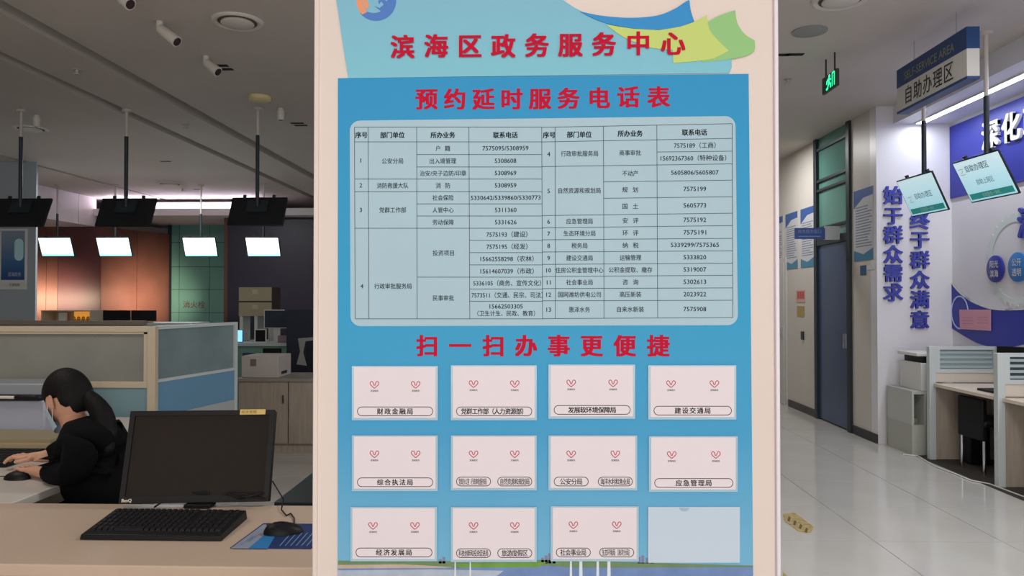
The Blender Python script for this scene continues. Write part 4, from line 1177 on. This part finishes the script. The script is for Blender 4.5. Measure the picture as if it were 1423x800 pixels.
booth('white framed desk partition with slatted glass, the farther one beside the storage cabinet', 7.33, 1.078, (150, 168, 172), 'partitions between the self-service desks')
booth('white framed desk partition with dark slatted glass, the nearer one at the right edge', 6.27, 1.09, (60, 72, 78), 'partitions between the self-service desks')
booth('white framed desk partition nearest the viewer, just outside the right edge', 5.21, 1.09, (60, 72, 78), 'partitions between the self-service desks')
for lab, y in (('cream desk top between the two slatted partitions on the right', 6.80), ('cream desk top at the right edge in front of the nearer partition', 5.74)):
    t = thing('work_desk', lab, 'desk', (4.05, y, 0))
    MB().box(3.76, 4.36, y - .495, y + .495, .70, .73).build('desk_top', mat('desk_cream', rgb(220, 206, 190), .4), t, world=True, bevel=.003)
    MB().box(4.30, 4.33, y - .49, y + .49, .2, .70).build('modesty_panel', M_wood, t, world=True)
t = thing('desk_partition', 'low white framed partition standing along the right wall behind the desk', 'partition', (4.34, 6.8, .73))
MB().box(4.335, 4.36, 6.31, 7.29, 1.04, 1.075).box(4.335, 4.36, 7.25, 7.29, .73, 1.04).box(4.335, 4.36, 6.31, 6.35, .73, 1.04).build('frame', M_framew, t, world=True)
MB().box(4.343, 4.352, 6.35, 7.25, .73, 1.04).build('panel', mat('booth_cream', rgb(214, 204, 192), .5), t, world=True)
t = thing('computer_monitor', 'black monitor on the right-hand desk, its top showing above the partition', 'monitor', (4.13, 6.52, .73))
F = Matrix.Translation((4.12, 6.56, .99)) @ frame3(R(-60), 0)
MB().box(-.2, .2, -.13, .13, -.02, .01, F).build('screen', M_black, t, world=True, bevel=.004)
MB().box(4.12, 4.15, 6.54, 6.58, .745, .9).box(4.05, 4.2, 6.49, 6.63, .73, .745).build('stand', M_black, t, world=True)
t = thing('keyboard', 'dark keyboard on the right-hand cream desk', 'keyboard', (3.95, 6.55, .73))
MB().box(3.86, 4.0, 6.36, 6.76, .731, .75).build('keyboard_body', M_black, t, world=True, bevel=.003)
# stool under the desk
t = thing('office_chair', 'black chair with bright metal legs pushed under the right-hand desk', 'chair', (4.0, 6.85, 0))
MB().box(3.84, 4.22, 6.62, 7.04, .42, .48).build('seat', M_black, t, world=True, bevel=.02)
MB().box(3.83, 3.88, 6.64, 7.02, .30, .66).build('backrest', M_black, t, world=True, bevel=.015)
for (x, y) in ((3.86, 6.66), (4.2, 6.66), (3.86, 7.0), (4.2, 7.0)):
    MB().tube([(x, y, .01), (x, y, .42)], .013, 10).build('leg', M_chrome, t, world=True)
t = tag(MB().box(3.98, 4.16, 7.08, 7.26, .012, .42).build('waste_bin', M_black, bevel=.01), 'black box standing under the right-hand desk against the partition', 'bin')
# storage cabinet with printer and box
t = thing('storage_cabinet', 'pale storage cabinet against the white wall left of the desks', 'cabinet', (3.8, 7.7, 0))
MB().box(3.66, 3.95, 7.50, 8.02, 0, .30).build('lower_body', mat('cab_pale', rgb(176, 178, 168), .5), t, world=True, bevel=.004)
MB().box(3.66, 3.95, 7.50, 8.02, .60, .63).box(3.66, 3.68, 7.5, 8.02, .3, .6).box(3.93, 3.95, 7.5, 8.02, .3, .6).box(3.68, 3.93, 8.0, 8.02, .3, .6).box(3.78, 3.80, 7.5, 8.0, .3, .6).build('shelf_frame', mat('cab_pale2', rgb(190, 192, 186), .5), t, world=True)
MB().box(3.685, 3.77, 7.6, 7.9, .302, .35).build('shelf_contents', mat('cab_items', rgb(130, 140, 110), .6), t, world=True)
MB().box(3.89, 3.92, 7.485, 7.5, .14, .17).build('lock', M_black, t, world=True)
t = thing('carton', 'white box with small red print standing on the storage cabinet', 'box', (3.82, 7.7, .63))
MB().box(3.76, 3.97, 7.52, 7.95, .631, .90).build('box_body', M_white, t, world=True, bevel=.004)
m = MB(); write(m, '福', Vector((3.83, 7.519, .73)), UX, UZ, NY, .07, .03, bold=.02); write(m, '利', Vector((3.87, 7.519, .73)), UX, UZ, NY, .07, .03, bold=.02)
m.build('red_print', mat('box_red', rgb(190, 50, 60), .5), t, world=True)
t = thing('small_printer', 'small white and black printer on top of the white box', 'printer', (3.82, 7.7, .90))
MB().box(3.79, 3.98, 7.55, 7.92, .901, .965).build('base', M_black, t, world=True, bevel=.006)
MB().box(3.73, 4.0, 7.54, 7.94, .965, 1.0).build('lid', M_white, t, world=True, bevel=.008)
cp = [at(a, b, 2, .012) for a, b in ((1255, 631), (1275, 633), (1300, 648), (1325, 657), (1349, 667), (1375, 672), (1423, 690))]
tag(MB().tube(cp, .006, 6).build('cable', M_white), 'thin white cable lying along the edge of the dark floor mat', 'cable')
# floor stickers
for lab, ps in (('worn yellow floor sticker on the grey tiles beside the pillar', [(1088, 714), (1104, 712), (1131, 732), (1126, 740), (1109, 738), (1090, 724)]), ('corner of a second yellow floor sticker at the lower picture edge', [(1088, 794), (1100, 806), (1120, 830), (1088, 830)])):
    t = thing('floor_sticker', lab, 'sticker', at(*ps[0], 2, .004))
    MB().prism([at(a, b, 2, .0045) for a, b in ps], (0, 0, .0012)).build('sheet', mat('sticker_tan', rgb(178, 156, 96), .5, noise=.4, nscale=30), t, world=True)
    if ps[0][1] < 780:
        m = MB()
        for k in range(4):
            x, y = 1096 + k * 8, 717 + k * 5.2
            m.face([at(x, y, 2, .006), at(x + 3, y + 2, 2, .006), at(x + 1, y + 8, 2, .006), at(x - 2, y + 6, 2, .006)])
        m.build('print_marks', mat('sticker_ink', rgb(96, 80, 40), .6), t, world=True)

# ------------------------------------------------------------------ ceiling fittings


def onceil(px, py): p = at(px, py, 2, ZC); return Vector((p.x, p.y, ZC))


M_fit = mat('fitting_white', rgb(214, 208, 200), .5)
for lab, px, py, r_ in (('large round ceiling vent at the top left, nearest the pillar', 330, 29, .185), ('round ceiling vent at the far left above the first dark screen', 43, 178, .19), ('round ceiling vent in the far ceiling near the cove light', 236, 255, .22), ('round ceiling vent cut off at the top edge, right of the pillar', 1168, -2, .19)):
    p = onceil(px, py); t = thing('ceiling_vent', lab, 'vent', p, 'round ceiling vents')
    MB().lathe([(r_, -.001), (r_ * .98, -.012), (r_ * .9, -.02), (r_ * .76, -.012), (r_ * .74, -.001)], p, 40).build('rim', M_fit, t, world=True)
    MB().lathe([(r_ * .74, -.012), (r_ * .74, -.0125)], p, 32).build('gap', mat('vent_gap', rgb(96, 84, 72), .8), t, world=True)
    MB().lathe([(r_ * .5, -.012), (r_ * .62, -.022), (r_ * .6, -.03), (r_ * .1, -.034)][::-1] if False else [(r_ * .62, -.013), (r_ * .64, -.022), (r_ * .58, -.03), (r_ * .1, -.034)], p, 32).build('centre_plate', M_fit, t, world=True)
p = onceil(1125, 43); t = thing('ceiling_speaker', 'flat oval-looking grey ceiling speaker above the exit sign', 'speaker', p)
MB().lathe([(.13, -.001), (.13, -.008), (.11, -.012)], p, 32).build('grille', mat('speaker_grey', rgb(150, 150, 150), .6), t, world=True)
p = onceil(361, 134); t = thing('smoke_detector', 'cream flat ceiling disc above the nearest dark screen', 'detector', p)
MB().lathe([(.11, -.001), (.11, -.035), (.08, -.05)], p, 28).build('housing', mat('detector_cream', rgb(226, 212, 160), .5), t, world=True)
# spot cameras / projector spots
for lab, p0, p1 in (('white tube spotlight at the top edge, nearest of the ceiling spots', (168, -14), (181, 6)), ('white tube spotlight pointing down right, below the top edge one', (222, 30), (246, 58)), ('white tube spotlight beside two dark ceiling slots', (286, 78), (303, 100)), ('small white ceiling spotlight near the cream disc', (390, 150), (389, 166)), ('small white ceiling spotlight above the far left vent', (51, 160), (52, 172))):
    c = onceil(*p0); small = lab.startswith('small')
    e = at(p1[0], p1[1], 1, c.y - .02 if not small else c.y)
    t = thing('ceiling_spotlight', lab, 'spotlight', c, 'ceiling spotlights')
    if small: e = Vector((c.x, c.y, ZC - .13)); c2 = Vector((c.x, c.y, ZC - .02))
    else: c2 = Vector((c.x, c.y, ZC - .05)); MB().tube([c, c2], .025, 12).build('stem', M_fit, t, world=True)
    d = (e - c2).normalized(); r_ = .045 if not small else .05
    MB().tube([c2, c2 + d * .02, e - d * .01, e], [r_ * .7, r_ * .8, r_ * (.95 if not small else .72), r_ * (.95 if not small else .6)], 20).build('barrel', M_fit, t, world=True)
    MB().tube([e - d * .002, e + d * .004], r_ * .72 if not small else r_ * .4, 20).build('lens', mat('lens_dark', rgb(50, 24, 34), .2), t, world=True)
    if small: MB().tube([c, c2], .03, 12).build('stem', M_fit, t, world=True)
M_slit = mat('slot_black', rgb(24, 22, 20), .8)
for lab, qs in (('pair of short dark slots in the left ceiling beside a spotlight', ((305, 91), (312, 96))), ('pair of short dark slots in the ceiling near the pillar', ((413, 171), (418, 174))), ('pair of short dark slots in the ceiling right of the pillar', ((1085, 76), (1104, 75.5))), ('short dark slot in the far ceiling between the dark screens', ((230, 224), (275, 263)))):
    t = thing('ceiling_slot', lab, 'vent', onceil(*qs[0]), 'dark ceiling slots')
    for q in qs:
        p = onceil(*q); MB().box(p.x - .075, p.x + .075, p.y - .028, p.y + .028, ZC - .004, ZC).build('slot', M_slit, t, world=True)
for lab, q in (('sprinkler head between the left ceiling grooves, nearer', (107, 97)), ('sprinkler head between the left ceiling grooves, farther', (258, 173)), ('sprinkler head in the ceiling right of the pillar', (1095, 110)), ('sprinkler head in the far ceiling by the cove light', (254, 262))):
    p = onceil(*q); t = thing('sprinkler', lab, 'sprinkler', p, 'ceiling sprinklers')
    MB().tube([p, p - UZ * .04], .012, 10).tube([p - UZ * .004, p], .035, 16).build('stem', M_slot, t, world=True)
    MB().tube([p - UZ * .04, p - UZ * .046], .032, 16).build('deflector', M_slot, t, world=True)

# ------------------------------------------------------------------ far left things
YQ = 11.0
t = thing('framed_poster', 'white framed blue poster on the grey pillar at the left edge', 'poster', at(20, 402, 1, YQ))
a, b = at(2, 318, 1, YQ), at(38, 402, 1, YQ)
MB().box(a.x, b.x, YQ - .03, YQ, b.z, a.z).build('frame', M_white, t, world=True, bevel=.004)
MB().box(a.x + .025, b.x - .025, YQ - .034, YQ - .03, b.z + .14, a.z - .03).build('print', ramp_mat('poster_grad', [(0, rgb(24, 60, 130)), (.4, rgb(60, 110, 160)), (1, rgb(140, 156, 176))], 2, .1, .85, .3), t, world=True)
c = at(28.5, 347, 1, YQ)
MB().prism([Vector((c.x + .085 * max(-.8, min(.8, 1.2 * math.cos(R(q)))), YQ - .035, c.z + .165 * math.sin(R(q)))) for q in range(0, 360, 20)], (0, .0008, 0)).build('oval_reflection', mat('reflection_pale', rgb(196, 236, 246), .3), t, world=True)  # reflection on the poster, put in as a pale painted oval
m = MB(); write(m, '滨海政务', at(20, 381, 1, YQ - .036), UX, UZ, NY, .07, .2); m.build('lettering', mat('poster_ink', rgb(190, 200, 220)), t, world=True)
m = MB(); write(m, '办事指南', at(20, 395.5, 1, YQ - .032), UX, UZ, NY, .05, .16); m.build('foot_lettering', mat('poster_ink2', rgb(80, 70, 60)), t, world=True)
# far reception counter with things on it
t = thing('reception_counter', 'long reception counter behind the left partitions, mostly hidden', 'counter', (-5.0, 9.3, 0))
MB().box(-6.9, -4.2, 9.1, 9.6, 1.20, 1.235).build('counter_top', M_framew, t, world=True); MB().box(-6.9, -4.2, 9.14, 9.2, 0, 1.2).build('front_panel', M_dark, t, world=True)
t = thing('display_case', 'small lit display case with golden glow on the far reception counter', 'display case', (-5.6, 9.3, 1.235))
a, b = at(57, 431, 1, 9.2), at(126, 447, 1, 9.2)
MB().box(a.x, b.x, 9.2, 9.5, a.z - .012, a.z).box(a.x, b.x, 9.2, 9.5, 1.235, 1.25).box(a.x, a.x + .015, 9.2, 9.5, 1.25, a.z - .012).box(b.x - .015, b.x, 9.2, 9.5, 1.25, a.z - .012).box(a.x, b.x, 9.48, 9.5, 1.25, a.z - .012).build('case_frame', M_frame, t, world=True)
MB().box(a.x + .27, b.x - .02, 9.44, 9.475, 1.27, a.z - .02).build('gold_backdrop', mat('gold_glow', rgb(220, 150, 60), emit=.7), t, world=True)
m = MB()
for k in range(5): m.ball((a.x + .32 + k * .06, 9.36, 1.28), .02, .02, .03, 10, 6)
m.build('ornaments', mat('gold', rgb(230, 190, 90), .3, metal=.6), t, world=True)
MB().box(a.x + .16, a.x + .25, 9.3, 9.33, 1.25, a.z - .03).build('white_card', M_white, t, world=True)
for lab, x0, x1, d in (('black monitor back on the far reception counter, left one', 143, 180, 9.3), ('dark grey monitor on the far reception counter, right one', 182, 216, 9.35)):
    t = thing('computer_monitor', lab, 'monitor', at((x0 + x1) / 2, 450, 1, d)); a, b = at(x0, 431, 1, d), at(x1, 446, 1, d)
    MB().box(a.x, b.x, d, d + .03, b.z, a.z).build('screen', M_black if 'black' in lab else M_blk2, t, world=True, bevel=.004)
    MB().box((a.x + b.x) / 2 - .03, (a.x + b.x) / 2 + .03, d + .03, d + .05, 1.236, a.z - .03).box((a.x + b.x) / 2 - .08, (a.x + b.x) / 2 + .08, d - .02, d + .1, 1.235, 1.243).build('stand', M_black, t, world=True)

# back counters near the pillar
t = thing('back_counter', 'pale wooden cabinet counter between partition and pillar with a carton on it', 'counter', (-2.2, 7.7, 0))
a = at(329, 527, 1, 7.4)
MB().box(a.x, -.2, 7.38, 8.0, .715, .745).build('counter_top', mat('top_grey', rgb(150, 144, 136), .4), t, world=True)
for k in range(5):
    x0 = a.x + .02 + k * .5
    MB().box(x0, x0 + .49, 7.4, 7.43, .10, .715).build('cabinet_door', M_wood, t, world=True, bevel=.003)
    MB().box(x0 + .44, x0 + .455, 7.385, 7.4, .5, .58).build('door_handle', M_chrome, t, world=True)
MB().box(a.x + .02, -.2, 7.43, 7.98, 0, .715).build('carcass', M_wood, t, world=True)
t = thing('carton', 'white cardboard carton with dark print on the pale back counter', 'box', (-2.7, 7.6, .745))
a = at(338, 526, 1, 7.5); b = at(386, 494, 1, 7.5)
MB().box(a.x, b.x + .02, 7.45, 7.85, .745, b.z).build('box_body', mat('carton_white', rgb(196, 190, 184), .6), t, world=True, bevel=.005)
MB().box(a.x + .09, a.x + .15, 7.447, 7.45, .86, .93).build('printed_square', mat('carton_ink', rgb(120, 112, 104), .6), t, world=True)
MB().box(b.x + .02, b.x + .022, 7.55, 7.72, .77, .80).build('side_mark', M_dark, t, world=True)
t = thing('name_plate', 'small navy sign standing behind the carton', 'sign', at(350, 498, 1, 7.9))
a, b = at(337, 490, 1, 7.9), at(362, 500, 1, 7.9)
MB().box(a.x, b.x, 7.9, 7.92, .745, a.z).build('plate', mat('plate_navy', rgb(44, 60, 100), .5), t, world=True)
m = MB(); write(m, '咨询服务', Vector(((a.x + b.x) / 2, 7.898, a.z - .045)), UX, UZ, NY, .05, .14); m.build('lettering', M_white, t, world=True)
t = thing('document_tray', 'black upright tray beside the small navy sign', 'tray', at(376, 498, 1, 7.92))
a, b = at(364, 484, 1, 7.92), at(389, 500, 1, 7.92)
MB().box(a.x, b.x, 7.95, 7.97, .745, a.z).box(a.x, b.x, 7.87, 7.95, .745, .76).box(a.x, a.x + .01, 7.87, 7.95, .76, .84).box(b.x - .01, b.x, 7.87, 7.95, .76, .84).build('tray_body', M_black, t, world=True)
t = thing('green_counter', 'green glass fronted service desk behind the back counter', 'counter', (-3.0, 9.7, 0))
a = at(322, 476, 1, 9.5)
MB().box(a.x, -.4, 9.46, 10.3, a.z - .04, a.z).build('counter_top', M_framew, t, world=True); ZG = a.z
MB().box(a.x + .03, -.4, 9.5, 9.54, 0, ZG - .04).build('front_glass', mat('desk_green', rgb(120, 160, 146), .2), t, world=True)
# drawers unit
t = thing('drawer_unit', 'cream two-drawer unit on legs on the green service desk', 'drawers', (-3.7, 10.0, ZG))
a, b = at(332, 399, 1, 9.9), at(377, 439, 1, 9.9); hz = (a.z + b.z) / 2
MB().box(a.x, b.x, 9.92, 10.25, b.z, a.z).build('carcass', mat('unit_dark', rgb(70, 60, 52), .5), t, world=True)
for z0, z1 in ((b.z, hz - .01), (hz + .01, a.z)):
    d_ = MB().box(a.x, b.x, 9.9, 9.92, z0, z1).build('drawer', mat('unit_cream', rgb(176, 164, 136), .5), t, world=True)
    m = MB(); write(m, '资料', Vector(((a.x + b.x) / 2, 9.898, z1 - .06)), UX, UZ, NY, .07, .08); m.build('drawer_label', M_white, d_, world=True)
for x in (a.x + .02, b.x - .03, (a.x + b.x) / 2):
    MB().box(x - .02, x + .02, 9.93, 10.2, ZG, b.z).build('leg', M_white, t, world=True)
t = thing('computer_monitor', 'monitor with silver frame on the green service desk', 'monitor', (-3.3, 9.62, ZG))
a, b = at(367, 430, 1, 9.62), at(401, 456, 1, 9.62)
MB().box(a.x, b.x, 9.62, 9.64, b.z, a.z).build('casing', M_white, t, world=True)
MB().box(a.x + .01, b.x - .02, 9.615, 9.62, b.z + .01, a.z - .012).build('screen', mat('dim_screen', rgb(58, 66, 78), .2), t, world=True)
MB().box((a.x + b.x) / 2 - .04, (a.x + b.x) / 2 + .04, 9.64, 9.66, ZG, b.z + .05).box((a.x + b.x) / 2 - .1, (a.x + b.x) / 2 + .1, 9.6, 9.75, ZG, ZG + .012).build('stand', M_white, t, world=True)
t = thing('tablet', 'small white framed tablet standing on the green service desk', 'tablet', at(362, 468, 1, 9.55))
a, b = at(354, 457, 1, 9.55), at(370, 468, 1, 9.55)
MB().box(a.x, b.x, 9.55, 9.565, ZG, a.z).build('frame', M_white, t, world=True); MB().box(a.x + .012, b.x - .012, 9.547, 9.55, ZG + .012, a.z - .012).build('screen', M_black, t, world=True)
t = thing('phone', 'small glowing phone screen at the left end of the green service desk', 'phone', at(332, 470, 1, 9.55))
a, b = at(328, 458, 1, 9.55), at(337, 468, 1, 9.55)
MB().box(a.x, b.x, 9.56, 9.57, ZG, a.z).build('casing', M_dark, t, world=True); MB().box(a.x + .006, b.x - .006, 9.555, 9.56, ZG + .01, a.z - .006).build('screen', mat('phone_glow', rgb(130, 200, 240), emit=1.4), t, world=True)
t = tag(MB().box(-3.28, -3.06, 9.5, 9.6, ZG, ZG + .09).build('tissue_box', mat('tissue_pink', rgb(150, 124, 134), .6), bevel=.005), 'small dull pink box on the green service desk', 'box')
t = thing('black_desk_screen', 'dark navy desk screen beside the pillar, behind the chairs', 'partition', (-2.0, 9.3, 0))
MB().box(-3.10, -.4, 9.30, 9.34, 0, 1.38).build('panel', mat('screen_navy', rgb(34, 42, 58), .5), t, world=True); MB().box(-3.12, -.4, 9.29, 9.35, 1.38, 1.40).build('top_rail', M_dark, t, world=True)


def chair(label, x, y):
    t = thing('office_chair', label, 'chair', (x, y, 0), 'dark chairs behind the back counter')
    MB().box(-.22, .22, -.22, .22, .43, .49).build('seat', M_black, t, bevel=.02)
    MB().box(-.21, .21, .18, .24, .55, 1.05).build('backrest', mat('chair_navy', rgb(32, 36, 48), .7), t, bevel=.03)
    MB().tube([(0, 0, .06), (0, 0, .43)], .025, 10).build('column', M_chrome, t)
    for k in range(5):
        a = 2 * PI * k / 5; MB().tube([(0, 0, .1), (.27 * math.cos(a), .27 * math.sin(a), .04)], [.02, .013], 8).build('leg', M_black, t)
    return t


c1 = chair('dark office chair behind the carton, beside the green desk', -2.48, 8.55)
c2 = copy_tree(c1, None, (-1.95, 8.5, 0), 'dark office chair nearest the pillar with a pale cloth over it')
t = thing('cloth', 'pale cloth hanging over the dark chairs beside the pillar', 'cloth', (-2.2, 8.6, 1.05))
m = MB(); a = at(416, 470, 1, 8.5)
m.prism([at(414, 470, 1, 8.45), at(440, 468, 1, 8.45), at(440, 472, 1, 8.45), at(424, 474, 1, 8.45), at(421, 490, 1, 8.45), at(426, 508, 1, 8.45), at(412, 506, 1, 8.45), at(417, 488, 1, 8.45)], (0, .015, 0))
m.build('cloth_body', mat('cloth_pale', rgb(150, 150, 146), .8), t, world=True)
